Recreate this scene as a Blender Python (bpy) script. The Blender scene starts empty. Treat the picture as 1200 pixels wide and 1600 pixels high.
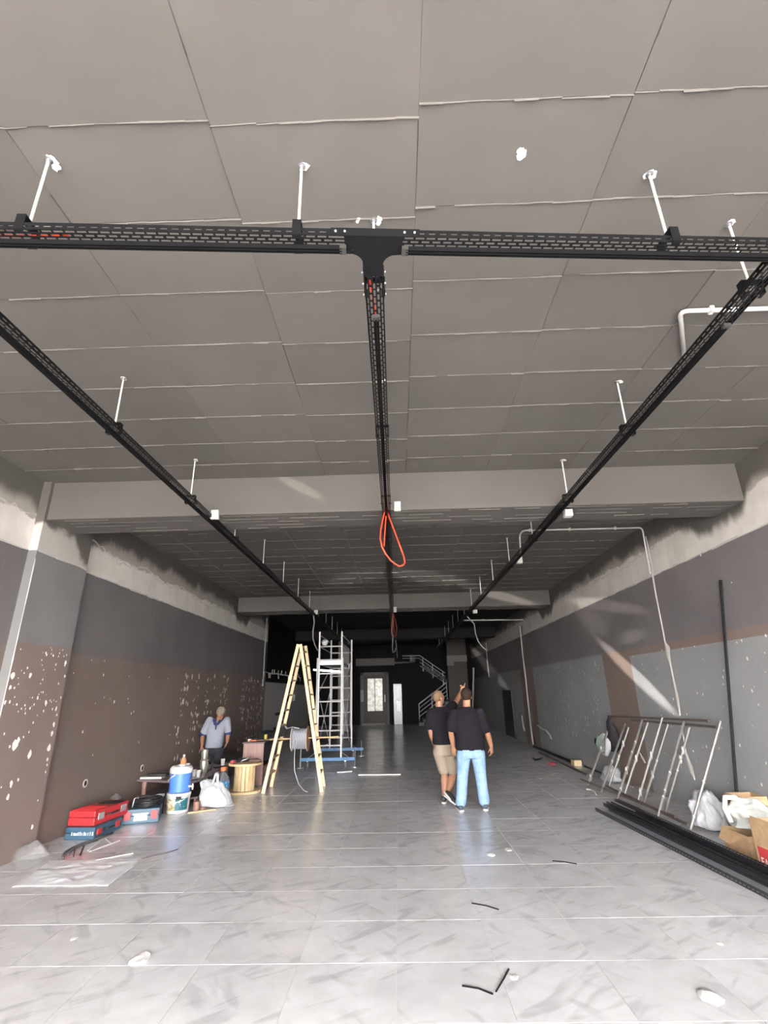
import bpy, bmesh, math, random
from mathutils import Vector, Matrix, noise
import numpy as np
random.seed(7)
S = bpy.context.scene
COL = S.collection
PI = math.pi
# ------------------------------------------------------------------ camera
H = 1.72
F_PX = 779.29
def _basis():
    a = Vector((22, -282, -F_PX)).normalized()
    u = Vector((-45, 2150, -F_PX)).normalized()
    u = (u - a * u.dot(a)).normalized()
    r = a.cross(u)
    return r, a, u
_r, _f, _u = _basis()
RM = Matrix((_r, _f, _u))           # world = RM @ camera vector
cam_d = bpy.data.cameras.new('camera')
cam_d.sensor_fit = 'AUTO'; cam_d.sensor_width = 36; cam_d.lens = F_PX / 1600 * 36
cam_d.clip_start = .05; cam_d.clip_end = 400
cam = bpy.data.objects.new('camera', cam_d); COL.objects.link(cam)
cam.matrix_world = Matrix.Translation((0, 0, H)) @ RM.to_4x4()
S.camera = cam
# ------------------------------------------------------------------ light
S.view_settings.view_transform = 'Standard'; S.view_settings.look = 'None'
S.view_settings.gamma = 1; S.view_settings.use_curve_mapping = False
S.view_settings.exposure = 4.95
w = bpy.data.worlds.new('sky'); S.world = w; w.use_nodes = True
bg = w.node_tree.nodes['Background']
bg.inputs[0].default_value = (1.0, .985, .972, 1); bg.inputs[1].default_value = 1.6
sun_d = bpy.data.lights.new('sun', 'SUN'); sun_d.energy = 0.8; sun_d.angle = .009; sun_d.color = (1, .95, .88)
sun = bpy.data.objects.new('sun', sun_d); COL.objects.link(sun)
sun.rotation_euler = Vector((.35, .42, -1)).to_track_quat('-Z', 'Y').to_euler(); sun.location = (0, -8, 12)
# ------------------------------------------------------------------ survey helpers: where a sight line meets a real plane of the room
def _ray(x, y): return RM @ Vector((x - 600, 800 - y, -F_PX))
def FL(x, y, z=0.0):
    d = _ray(x, y); return Vector((0, 0, H)) + d * ((z - H) / d.z)
def WX(x, y, X):
    d = _ray(x, y); return Vector((0, 0, H)) + d * (X / d.x)
def DY(x, y, Y):
    d = _ray(x, y); return Vector((0, 0, H)) + d * (Y / d.y)
# ------------------------------------------------------------------ mesh builder
class MB:
    def __init__(s): s.v = []; s.f = []
    def add(s, vs, fs):
        n = len(s.v); s.v += [Vector(p) for p in vs]; s.f += [tuple(i + n for i in f) for f in fs]; return s
    def box(s, a, b):
        (x0, y0, z0), (x1, y1, z1) = a, b
        return s.add([(x0,y0,z0),(x1,y0,z0),(x1,y1,z0),(x0,y1,z0),(x0,y0,z1),(x1,y0,z1),(x1,y1,z1),(x0,y1,z1)],
            [(0,3,2,1),(4,5,6,7),(0,1,5,4),(1,2,6,5),(2,3,7,6),(3,0,4,7)])
    def cbox(s, a, b, c=.01):           # box with chamfered edges
        bm = bmesh.new(); bmesh.ops.create_cube(bm, size=1)
        a = Vector(a); b = Vector(b)
        for q in bm.verts: q.co = Vector([(a[i] + b[i]) / 2 + q.co[i] * (b[i] - a[i]) for i in range(3)])
        bmesh.ops.bevel(bm, geom=bm.edges[:], offset=c, segments=2, affect='EDGES', profile=.6)
        return s.bm(bm)
    def bm(s, bm, M=None):
        bm.verts.index_update()
        s.add([(M @ q.co if M else q.co.copy()) for q in bm.verts], [tuple(q.index for q in f.verts) for f in bm.faces]); bm.free(); return s
    def bar(s, p, q, w, h, up=(0, 0, 1), ext=0):     # rectangular bar
        p = Vector(p); q = Vector(q); d = (q - p).normalized(); p = p - d * ext; q = q + d * ext
        u = Vector(up); u = u - d * u.dot(d)
        if u.length < 1e-4: u = Vector((1, 0, 0)) - d * d.x
        u.normalize(); r = d.cross(u)
        vs = [c + r * (i * w / 2) + u * (j * h / 2) for c in (p, q) for i, j in ((-1,-1),(1,-1),(1,1),(-1,1))]
        return s.add(vs, [(0,1,2,3),(7,6,5,4),(0,4,5,1),(1,5,6,2),(2,6,7,3),(3,7,4,0)])
    def tube(s, pts, r, n=8, caps=True):
        pts = [Vector(p) for p in pts]; k = len(pts); rs = r if isinstance(r, (list, tuple)) else [r] * k
        base = len(s.v); prev = None
        for i, p in enumerate(pts):
            d = (pts[min(i + 1, k - 1)] - pts[max(i - 1, 0)]).normalized()
            if prev is None: prev = d.orthogonal().normalized()
            u = prev - d * prev.dot(d)
            u = u.normalized() if u.length > 1e-5 else d.orthogonal().normalized()
            prev = u; t = d.cross(u)
            for j in range(n):
                a = 2 * PI * j / n; s.v.append(p + (u * math.cos(a) + t * math.sin(a)) * rs[i])
        for i in range(k - 1):
            for j in range(n):
                a = base + i * n + j; b = base + i * n + (j + 1) % n
                s.f.append((a, b, b + n, a + n))
        if caps:
            s.f.append(tuple(base + j for j in range(n))[::-1]); s.f.append(tuple(base + (k - 1) * n + j for j in range(n)))
        return s
    def lathe(s, prof, c=(0, 0, 0), n=24, axis='z', M=None):
        base = len(s.v); c = Vector(c)
        for r, h in prof:
            for j in range(n):
                a = 2 * PI * j / n; p = Vector((r * math.cos(a), r * math.sin(a), h))
                if axis == 'x': p = Vector((h, p.x, p.y))
                if axis == 'y': p = Vector((p.x, h, p.y))
                if M: p = M @ p
                s.v.append(c + p)
        for i in range(len(prof) - 1):
            for j in range(n):
                a = base + i * n + j; b = base + i * n + (j + 1) % n
                s.f.append((a, b, b + n, a + n))
        s.f.append(tuple(base + j for j in range(n))[::-1]); s.f.append(tuple(base + (len(prof) - 1) * n + j for j in range(n)))
        return s
    def ball(s, c, r, seg=12):
        bm = bmesh.new(); bmesh.ops.create_uvsphere(bm, u_segments=seg, v_segments=max(6, seg * 2 // 3), radius=1)
        r = Vector(r) if isinstance(r, (tuple, list, Vector)) else Vector((r, r, r))
        return s.bm(bm, Matrix.Translation(c) @ Matrix.Diagonal((*r, 1)))
    def prism(s, poly, z0, z1):
        n = len(poly); return s.add([(x, y, z0) for x, y in poly] + [(x, y, z1) for x, y in poly],
            [tuple(range(n))[::-1], tuple(range(n, 2 * n))] + [(i, (i + 1) % n, n + (i + 1) % n, n + i) for i in range(n)])
    def loft(s, secs, n=16, e=2.3):     # sections: centre, half-width vector, half-depth vector
        base = len(s.v)
        for c, ax, ay in secs:
            c = Vector(c); ax = Vector(ax); ay = Vector(ay)
            for j in range(n):
                a = 2 * PI * j / n; ca, sa = math.cos(a), math.sin(a)
                s.v.append(c + ax * (math.copysign(abs(ca) ** (2 / e), ca)) + ay * (math.copysign(abs(sa) ** (2 / e), sa)))
        k = len(secs)
        for i in range(k - 1):
            for j in range(n):
                a = base + i * n + j; b = base + i * n + (j + 1) % n
                s.f.append((a, b, b + n, a + n))
        s.f.append(tuple(base + j for j in range(n))[::-1]); s.f.append(tuple(base + (k - 1) * n + j for j in range(n)))
        return s
    def limb(s, pts, rs, n=12):         # tapered capsule chain
        for i in range(len(pts) - 1): s.tube([pts[i], pts[i + 1]], [rs[i], rs[i + 1]], n)
        for p, r in zip(pts, rs): s.ball(p, r, n)
        return s
    def mesh(s, name, off=(0, 0, 0), mat=None, smooth=False):
        off = Vector(off); me = bpy.data.meshes.new(name)
        me.from_pydata([tuple(p - off) for p in s.v], [], s.f)
        bm = bmesh.new(); bm.from_mesh(me); bmesh.ops.recalc_face_normals(bm, faces=bm.faces[:]); bm.to_mesh(me); bm.free()
        if mat: me.materials.append(mat)
        if smooth: me.polygons.foreach_set('use_smooth', [True] * len(me.polygons))
        me.update(); return me
def wpos(o):
    p = Vector((0, 0, 0))
    while o: p += o.location; o = o.parent
    return p
def tag(o, label=None, cat=None, group=None, kind=None):
    if label: o['label'] = label
    if cat: o['category'] = cat
    if group: o['group'] = group
    if kind: o['kind'] = kind
    return o
def thing(name, label, cat, loc, group=None):
    o = bpy.data.objects.new(name, None); o.empty_display_size = .1; COL.objects.link(o); o.location = loc
    return tag(o, label, cat, group)
def part(parent, name, mb, mat, smooth=False, label=None, kind=None, loc=None, auto=None):
    base = wpos(parent) if parent else Vector((0, 0, 0))
    l = Vector(loc) if loc is not None else base
    me = mb if isinstance(mb, bpy.types.Mesh) else mb.mesh(name, l, mat, smooth)
    if auto is not None and not isinstance(mb, bpy.types.Mesh): me.shade_smooth() if False else set_auto(me, auto)
    o = bpy.data.objects.new(name, me); COL.objects.link(o)
    if parent: o.parent = parent
    o.location = l - base
    return tag(o, label, None, None, kind)
def set_auto(me, ang):
    bm = bmesh.new(); bm.from_mesh(me)
    for f in bm.faces: f.smooth = True
    for e in bm.edges:
        if len(e.link_faces) == 2 and e.calc_face_angle(0) > ang: e.smooth = False
    bm.to_mesh(me); bm.free()
def single(name, label, cat, mb, mat, loc=(0, 0, 0), group=None, smooth=False, auto=None):
    o = part(None, name, mb, mat, smooth, loc=loc, auto=auto); return tag(o, label, cat, group)
def struct(name, mb, mat, parent=None, **k):
    o = part(parent, name, mb, mat, **k)
    if not parent: o['kind'] = 'structure'
    return o
def copy_tree(o, parent=None):
    c = o.copy(); COL.objects.link(c)
    if parent: c.parent = parent
    for ch in list(o.children): copy_tree(ch, c)
    return c
def voxel(mb, name, off, size, mat, smooth_it=4, fac=.5):
    me = mb.mesh(name + '_src'); o = bpy.data.objects.new('tmp', me); COL.objects.link(o)
    m = o.modifiers.new('r', 'REMESH'); m.mode = 'VOXEL'; m.voxel_size = size
    if smooth_it:
        q = o.modifiers.new('s', 'SMOOTH'); q.factor = fac; q.iterations = smooth_it
    dg = bpy.context.evaluated_depsgraph_get(); dg.update()
    out = bpy.data.meshes.new_from_object(o.evaluated_get(dg)); out.name = name
    bpy.data.objects.remove(o); bpy.data.meshes.remove(me)
    out.transform(Matrix.Translation(-Vector(off))); out.materials.clear(); out.materials.append(mat)
    out.polygons.foreach_set('use_smooth', [True] * len(out.polygons)); return out
# ------------------------------------------------------------------ node helper
class Vn:
    def __init__(s, t, sock): s.t = t; s.s = sock
    def _m(s, op, o, rev=False, o2=None):
        n = s.t.nodes.new('ShaderNodeMath'); n.operation = op
        a, b = (o, s) if rev else (s, o)
        for i, q in enumerate((a, b, o2)):
            if q is None: continue
            if isinstance(q, Vn): s.t.links.new(q.s, n.inputs[i])
            else: n.inputs[i].default_value = q
        return Vn(s.t, n.outputs[0])
    def __add__(s, o): return s._m('ADD', o)
    __radd__ = __add__
    def __sub__(s, o): return s._m('SUBTRACT', o)
    def __rsub__(s, o): return s._m('SUBTRACT', o, True)
    def __mul__(s, o): return s._m('MULTIPLY', o)
    __rmul__ = __mul__
    def __truediv__(s, o): return s._m('DIVIDE', o)
    def gt(s, o): return s._m('GREATER_THAN', o)
    def lt(s, o): return s._m('LESS_THAN', o)
    def mx(s, o): return s._m('MAXIMUM', o)
    def mn(s, o): return s._m('MINIMUM', o)
    def abs(s): return s._m('ABSOLUTE', None)
    def ss(s, a, b):                    # smooth step from a to b
        n = s.t.nodes.new('ShaderNodeMapRange'); n.interpolation_type = 'SMOOTHSTEP'
        s.t.links.new(s.s, n.inputs[0])
        for i, q in ((1, a), (2, b)):
            if isinstance(q, Vn): s.t.links.new(q.s, n.inputs[i])
            else: n.inputs[i].default_value = q
        return Vn(s.t, n.outputs[0])
class Mat:
    def __init__(s, name, rough=.7, metal=0, spec=.5):
        s.m = bpy.data.materials.new(name); s.m.use_nodes = True; s.t = s.m.node_tree
        s.b = s.t.nodes['Principled BSDF']; s.b.inputs['Roughness'].default_value = rough; s.b.inputs['Metallic'].default_value = metal
        s.b.inputs['Specular IOR Level'].default_value = spec
    def pos(s, obj=False):
        if obj:
            n = s.t.nodes.new('ShaderNodeTexCoord'); o = n.outputs['Object']
        else: n = s.t.nodes.new('ShaderNodeNewGeometry'); o = n.outputs['Position']
        x = s.t.nodes.new('ShaderNodeSeparateXYZ'); s.t.links.new(o, x.inputs[0]); s.P = o
        return [Vn(s.t, q) for q in x.outputs]
    def vec(s, x, y, z):
        n = s.t.nodes.new('ShaderNodeCombineXYZ')
        for i, q in enumerate((x, y, z)):
            if isinstance(q, Vn): s.t.links.new(q.s, n.inputs[i])
            else: n.inputs[i].default_value = q
        return n.outputs[0]
    def noise(s, vec, scale=5, detail=3, rough=.5, dist=0):
        n = s.t.nodes.new('ShaderNodeTexNoise'); n.inputs['Scale'].default_value = scale; n.inputs['Detail'].default_value = detail
        n.inputs['Roughness'].default_value = rough; n.inputs['Distortion'].default_value = dist
        s.t.links.new(vec, n.inputs['Vector']); return Vn(s.t, n.outputs[0])
    def voro(s, vec, scale):
        n = s.t.nodes.new('ShaderNodeTexVoronoi'); n.inputs['Scale'].default_value = scale; s.t.links.new(vec, n.inputs['Vector'])
        return Vn(s.t, n.outputs[0])
    def rnd(s):
        n = s.t.nodes.new('ShaderNodeObjectInfo'); return Vn(s.t, n.outputs['Random'])
    def mix(s, f, a, b):
        n = s.t.nodes.new('ShaderNodeMix'); n.data_type = 'RGBA'
        if isinstance(f, Vn): s.t.links.new(f.s, n.inputs[0])
        else: n.inputs[0].default_value = f
        for i, q in ((6, a), (7, b)):
            if isinstance(q, tuple): n.inputs[i].default_value = (*q, 1)
            else: s.t.links.new(q, n.inputs[i])
        return n.outputs[2]
    def mul(s, c, v):                   # colour times value
        n = s.t.nodes.new('ShaderNodeVectorMath'); n.operation = 'SCALE'
        if isinstance(c, tuple): n.inputs[0].default_value = c
        else: s.t.links.new(c, n.inputs[0])
        s.t.links.new(v.s, n.inputs['Scale']); return n.outputs[0]
    def col(s, c):
        if isinstance(c, tuple): s.b.inputs['Base Color'].default_value = (*c, 1)
        else: s.t.links.new(c, s.b.inputs['Base Color'])
        return s
    def rough(s, v): s.t.links.new(v.s, s.b.inputs['Roughness'])
    def bump(s, v, st=.3, d=.01):
        n = s.t.nodes.new('ShaderNodeBump'); n.inputs['Strength'].default_value = st; n.inputs['Distance'].default_value = d
        s.t.links.new(v.s, n.inputs['Height']); s.t.links.new(n.outputs[0], s.b.inputs['Normal'])
_mats = {}
def simple(name, c, rough=.6, metal=0, var=.12, scale=8, bump=0, spec=.5):
    if name in _mats: return _mats[name]
    M = Mat(name, rough, metal, spec); M.pos(True)
    n = M.noise(M.P, scale, 4)
    M.col(M.mul(c, 1 - var + n * (2 * var)))
    if bump: M.bump(M.noise(M.P, scale * 4, 4), bump, .004)
    _mats[name] = M.m; return M.m
def wood(name, a, b, axis='z', sc=6, rough=.55):
    M = Mat(name, rough); x, y, z = M.pos(True)
    k = {'x': (.12, 1, 1), 'y': (1, .12, 1), 'z': (1, 1, .12)}[axis]
    n = M.noise(M.vec(x * k[0], y * k[1], z * k[2]), sc * 4, 5, .6, 1.5)
    M.col(M.mix(n.ss(.3, .7), a, b)); return M.m
# added narrow spot lights outside, aimed to make streaks of assumed sun reflections
def streak_spot(src, a, b, width, power):
    a = Vector(a); b = Vector(b); src = Vector(src); m = (a + b) / 2; f = (m - src); d = f.length; f.normalize()
    sx = (b - a) - f * (b - a).dot(f); L = sx.length; sx.normalize(); sy = (-f).cross(sx)
    ld = bpy.data.lights.new('added_streak_spot', 'SPOT'); ld.energy = power; ld.spot_size = 2 * math.atan(L / 2 / d); ld.spot_blend = .7; ld.shadow_soft_size = .02; ld.color = (1, .96, .88)
    o = bpy.data.objects.new('added_streak_spot', ld); COL.objects.link(o)
    Mx = Matrix((sx, sy, -f)).transposed().to_4x4(); Mx.translation = src
    o.matrix_world = Mx @ Matrix.Diagonal((1, max(.02, width / L), 1, 1))
streak_spot((-2.5, -9, .9), WX(930, 995, 4.4), WX(1075, 1135, 4.4), .22, 2600)
streak_spot((-2.6, -9, .8), WX(890, 938, 4.4), WX(1025, 957, 4.4), .30, 700)
streak_spot((-2.6, -9, .8), WX(905, 945, 4.4), WX(950, 1000, 4.4), .55, 450)
streak_spot((-2.6, -9, .8), WX(965, 1003, 4.4), WX(1012, 985, 4.4), .25, 450)
streak_spot((-3.0, -10, .9), WX(735, 1010, 4.4), WX(812, 1100, 4.4), .5, 1500)
streak_spot((.6, -10, .5), FL(500, 912, 4.4), FL(625, 890, 4.4), .30, 900)
streak_spot((.6, -10, .5), FL(585, 890, 4.4), FL(740, 912, 4.4), .30, 1300)
streak_spot((.4, -10, .5), DY(690, 905, 13.5), DY(850, 948, 14.3), .30, 900)
streak_spot((1.5, -9, .4), FL(425, 735, 4.4), FL(505, 800, 4.4), .16, 350)
# ================================================================== MATERIALS OF THE SHELL
PAINT = (.117, .107, .098)
def shell_coat(M):
    n = M.noise(M.P, 1.3, 5, .55); f = M.noise(M.P, 14, 4)
    return M.mul(PAINT, .80 + n * .34 + f * .06)
def mat_ceiling():
    M = Mat('ceiling_paint', .75); x, y, z = M.pos()
    c = shell_coat(M)
    sp = M.noise(M.vec(x * 1, y * 1, z), 22, 2); m2 = M.noise(M.P, .9, 2)
    pit = sp.ss(.80, .84) * m2.ss(.55, .62)
    c = M.mix(pit, c, (.09, .08, .075))
    t = M.rnd(); c = M.mul(c, .95 + t * .1)
    M.col(c); M.bump(M.noise(M.P, 30, 4), .15, .004); return M.m
CEIL = mat_ceiling()
PLASTER = (.56, .52, .47)
def wall_coat(side):
    M = Mat('wall_paint_' + side, .62); x, y, z = M.pos()
    big = M.noise(M.P, .7, 4); fine = M.noise(M.P, 12, 4)
    if side == 'left':
        low = M.mix(big.ss(.3, .7), (.170, .128, .112), (.205, .156, .136))
        slate = M.mix(big.ss(.3, .7), (.135, .120, .124), (.165, .150, .152))
        edge = z + (M.noise(M.vec(0, y, 0), 1.5, 2) - .5) * .05
        c = M.mix(edge.ss(2.27, 2.36), low, slate)
    else:
        grey = M.mix(big.ss(.3, .7), (.275, .278, .282), (.325, .328, .328))
        brown = M.mix(big.ss(.3, .7), (.215, .158, .134), (.25, .19, .165))
        slate = M.mix(big.ss(.3, .7), (.170, .152, .158), (.205, .186, .190))
        gap = (y.gt(9.93) * y.lt(11.25)).mx(y.gt(17.15) * y.lt(18.9)).mx(z.gt(2.28) * y.lt(11.25))
        c = M.mix(gap, grey, brown)
        c = M.mix(z.ss(2.37, 2.44), c, slate)
    streak = M.noise(M.vec(x, y * 9, z * .9), 1.6, 3, .6)
    c = M.mix(streak.ss(.68, .78) * .35 * z.ss(2.2, 3.2), c, (.33, .31, .30))
    # raw plaster band above the paint line, then ragged beige-grey plaster recess, then sprayed ceiling paint
    band = z.ss(3.475, 3.485) if side == 'left' else z.ss(3.50, 3.51)
    pl = M.mix(M.noise(M.vec(x, y * 1.2, z), 1.6, 5, .6).ss(.25, .8), (.60, .56, .515), (.76, .72, .67))
    c = M.mix(band, c, pl)
    rag = z - M.noise(M.vec(0, y, 0), 1.7, 5, .7) * .34
    r0 = 3.70 if side == 'left' else 3.80
    c = M.mix(rag.ss(r0, r0 + .03), c, (.40, .365, .325))
    spray = z - M.noise(M.vec(0, y, z * .25), 2.2, 3, .6) * .5
    under = y.ss(5.6, 6.2) * (1 - y.ss(6.9, 7.6)) + y.ss(13.9, 14.4) * (1 - y.ss(15.2, 15.9))
    spray = spray + under * .34
    c = M.mix(spray.ss(3.74, 3.92), c, M.mul(shell_coat(M), 1 - .12 * big))
    M.col(M.mul(c, .94 + fine * .12)); M.bump(fine, .12, .004); return M.m
WALL_L = wall_coat('left'); WALL_R = wall_coat('right')
def mat_tile():
    M = Mat('floor_tile_glaze', .25); x, y, z = M.pos()
    r = M.rnd()
    u = x * .80 + y * .60; v = y * .80 - x * .60
    big = M.noise(M.P, 1.1, 3)
    st = M.noise(M.vec(u * 1.6 + r * 7, v * 6, r * 3), 1.3, 2, .5, .6)
    st2 = M.noise(M.vec(u * 5, v * 1.5, r * 5), 1.3, 2, .5, .6)
    mot = M.noise(M.P, 5, 2)
    base = M.mix(big.ss(.3, .7), (.53, .522, .535), (.61, .60, .615))
    c = M.mul(base, .80 + mot * .30 + st * .14 + st2 * .12)
    c = M.mix(st.ss(.53, .72) * .42, c, (.27, .26, .27))
    c = M.mix(st2.ss(.54, .74) * .36, c, (.27, .26, .27))
    c = M.mul(c, .965 + r * .07)
    M.col(c); M.rough(.20 + big * .06); M.bump(big, .03, .002); return M.m
TILE = mat_tile()
GROUT = simple('grout', (.52, .51, .505), .8)
plaster = simple('white_plaster', (.52, .495, .465), .85, 0, .15, 20, .4)
steel_b = simple('black_coated_steel', (.010, .010, .011), .42, .0, .2, 8, 0, .12)
# ================================================================== SHELL
XL, XR, C = -4.55, 4.40, 4.40
YF, YB = -4.4, 31.0
# floor: grout bed, single tiles near, the rest joined
TP = .666; X0 = -.06 - 7 * TP; Y0 = 3.55 - 12 * TP
floor = struct('floor', MB().box((XL - .2, YF, -.2), (XR + .2, YB + 3, -.003)), GROUT)
g = .0022
tm = MB().box((g, g, -.006), (TP - g, TP - g, 0)).mesh('tile', (0, 0, 0), TILE)
far = MB(); ntile = 0
for j in range(0, 54):
    for i in range(0, 14):
        x = X0 + i * TP; y = Y0 + j * TP
        x0, x1 = max(x, XL), min(x + TP, XR)
        if x1 - x0 < .02: continue
        if y > 2.0 and y < 14.2 and ntile < 298:
            if x0 == x and x1 == x + TP: me = tm
            else: me = MB().box((x0 - x + g, g, -.006), (x1 - x - g, TP - g, 0)).mesh('tile', (0, 0, 0), TILE)
            o = bpy.data.objects.new('tile', me); COL.objects.link(o); o.parent = floor; o.location = (x, y, random.uniform(-.0006, .0006)); ntile += 1
        else: far.box((x0 + g, y + g, -.006), (x1 - g, y + TP - g, 0))
part(floor, 'far_tiles', far, TILE, kind='stuff')
# ceiling slab with formwork panels
ceiling = struct('ceiling', MB().box((XL - .3, YF, C + .008), (XR + .3, 15.0, C + .3)), CEIL)
BLACKC = simple('ceiling_far_black', (.022, .021, .022), .75, 0, .25, 2, .2, .2)  # darker colour for the ceiling and third beam past the second beam
struct('ceiling', MB().box((XL - .3, 15.0, C + .008), (XR + .3, YB + 3, C + .3)), BLACKC)
PX = [-4.55, -3.93, -2.91, -1.88, -.86, .18, 1.21, 2.25, 3.28, 4.40]
ridge = MB()
def jag(a, b, w, h, step=.11):          # thin uneven concrete fin hanging from the ceiling along a joint
    a = Vector(a); b = Vector(b); n = max(2, int((b - a).length / step)); d = (b - a) / n; s = Vector((-d.y, d.x, 0)).normalized()
    for k in range(n):
        if random.random() < .07: continue
        p = a + d * k; q = a + d * (k + 1.02); ww = w * random.uniform(.4, 1.0); hh = h * random.uniform(.35, 1.3)
        o1 = s * random.uniform(-.003, .003); o2 = s * random.uniform(-.003, .003)
        ridge.add([p - s * ww + o1, p + s * ww + o1, q + s * ww + o2, q - s * ww + o2, p + o1 - Vector((0, 0, hh)), q + o2 - Vector((0, 0, hh))],
            [(0, 1, 4), (2, 3, 5), (1, 2, 5, 4), (3, 0, 4, 5)])
def panel_rows(y_list, off):
    for i in range(9):
        x0, x1 = PX[i], PX[i + 1]; dy = off[i]
        ys = [y_list[0]] + [q + dy for q in y_list[1:-1]] + [y_list[-1]]
        for y0, y1 in zip(ys, ys[1:]):
            dz = random.uniform(-.004, .004)
            bm = MB().box((x0 + .002, y0 + .003, C - .004 + dz), (x1 - .002, y1 - .003, C + .012))
            part(ceiling, 'panel', bm, CEIL, loc=((x0 + x1) / 2, (y0 + y1) / 2, C))
        for q in ys[1:-1]: jag((x0, q, C - .004), (x1, q, C - .004), .0045, .010)
off = [.02, .01, .0, .0, .03, -.03, -.04, -.03, -.02]
panel_rows([YF, -3.9, -3.35, -2.8, -2.25, -1.7, -1.12, -.6, -.04, .51, 1.07, 1.63, 2.18, 2.74, 3.29, 3.85, 4.40, 4.96, 5.5, 5.93], off)
ys2 = [6.55 + k * .557 for k in range(14)] + [14.35]
panel_rows(ys2, off)
for x in PX[1:-1]:
    for y0, y1 in ((YF, 5.93), (6.55, 14.35)): jag((x, y0, C - .003), (x, y1, C - .003), .003, .005, .3)
for k in range(1, 14): pass
part(ceiling, 'joint_fins', ridge, simple('fin_cement', (.135, .124, .114), .85), kind='stuff')
# ceiling blemishes: unpainted filler where the rods were drilled
# beams with board marks on the soffit
def beam(y0, y1, z, CEIL=CEIL):
    b = struct('beam', MB().cbox((XL, y0, z), (XR, y1, C + .05), .012), CEIL)
    r = MB(); n = 5
    for k in range(n):
        yy = y0 + (y1 - y0) * (k + .5) / n; x = XL + .3
        while x < XR - .3:
            L = random.uniform(.15, 1.1)
            if random.random() < .7: r.bar((x, yy + random.uniform(-.01, .01), z), (min(x + L, XR - .05), yy + random.uniform(-.01, .01), z), .012, random.uniform(.008, .018))
            x += L + random.uniform(.02, .4)
    part(b, 'board_marks', r, CEIL, kind='stuff')
    for dz, p in ((.20, .5), (.33, .3)):
        pass
    return b
beam(5.93, 6.55, 3.89); beam(14.35, 15.0, 3.98); beam(22.9, 23.55, 3.98, BLACKC)
# walls
wl = struct('wall_left', MB().box((XL - .25, YF, 0), (XL, 18.0, C + .02)), WALL_L)
dark_w = simple('dark_wall', (.016, .015, .016), .7, 0, .12, 8, 0, .15)
struct('wall_left', MB().box((XL - .25, 27.0, 0), (XL, YB, C + .02)), dark_w)
wr = struct('wall_right', MB().box((XR, YF, 0), (XR + .25, YB + 2, C + .02)), WALL_R)
struct('wall_front', MB().box((XL - .3, YF - .3, 3.75), (XR + .3, YF, C + 1.2)), simple('facade', (.5, .48, .45), .8))  # unseen front wall, set back and lowered to cut light on beam and plaster bands
ground = struct('ground', MB().box((-60, -80, -.25), (60, YF, -.02)), simple('pavement', (.30, .29, .275), .9, 0, .1, .3))
# column on the left
def mat_column():
    M = Mat('column_paint', .6); x, y, z = M.pos()
    big = M.noise(M.P, .9, 4); fine = M.noise(M.P, 12, 4)
    low = M.mix(big.ss(.3, .7), (.20, .150, .132), (.235, .180, .160))
    slate = M.mix(big.ss(.3, .7), (.185, .176, .180), (.215, .205, .208))
    c = M.mix((z + (fine - .5) * .03).ss(2.36, 2.39), low, slate)
    face = y.lt(5.885)
    c = M.mix(face, c, (.165, .163, .158))
    pl = M.mix(big.ss(.25, .8), (.40, .375, .345), (.52, .49, .45))
    c = M.mix(z.ss(3.47, 3.48), c, pl)
    sp = z - M.noise(M.P, 2.5, 3) * .5 + y.ss(6.25, 6.8) * .26
    c = M.mix(sp.ss(3.53, 3.64), c, M.mul(PAINT, .9 + big * .15)); M.col(c); M.bump(fine, .12, .004); return M.m
COLM = mat_column()
CX = -4.44
column = struct('column', MB().box((XL - .05, 5.88, 0), (CX, 6.93, C + .01)), COLM)
# white plaster bead along the paint line, rough broken plaster edge above it
def bead(x, sgn, y0, y1, z, rr=.012):
    m = MB(); y = y0
    while y < y1:
        L = random.uniform(.12, .4); r = rr * random.uniform(.5, 1.4)
        m.bar((x + sgn * r * .3, y, z + random.uniform(-.008, .008)), (x + sgn * r * .3, min(y + L * 1.02, y1), z + random.uniform(-.008, .008)), r, r * 1.6)
        y += L
    return m
part(wl, 'paint_edge', bead(XL, 1, 6.94, 17.9, 3.478), plaster, kind='stuff')
part(wl, 'paint_edge', bead(XL, 1, YF, 5.88, 3.478), plaster, kind='stuff')
part(column, 'paint_edge', bead(CX, 1, 5.9, 6.93, 3.475), plaster, kind='stuff')
part(wr, 'paint_edge', bead(XR, -1, YF, 20, 3.505), plaster, kind='stuff')
def ragged(x, sgn, y0, y1, z):
    m = MB(); y = y0; q = z
    while y < y1:
        L = random.uniform(.04, .13); q2 = z + (noise.noise(Vector((y * 1.1, x, 0))) * .16) + random.uniform(-.045, .045)
        m.bar((x + sgn * .002, y, q), (x + sgn * .002, y + L, q2), .008, random.uniform(.004, .022)); y += L; q = q2
    return m
part(wl, 'broken_plaster_edge', ragged(XL, 1, 7.0, 14.0, 3.86), plaster, kind='stuff')
part(wl, 'broken_plaster_edge', ragged(XL, 1, 1, 5.85, 3.88), plaster, kind='stuff')
part(wr, 'broken_plaster_edge', ragged(XR, -1, 7.7, 14.0, 3.97), plaster, kind='stuff')
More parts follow.
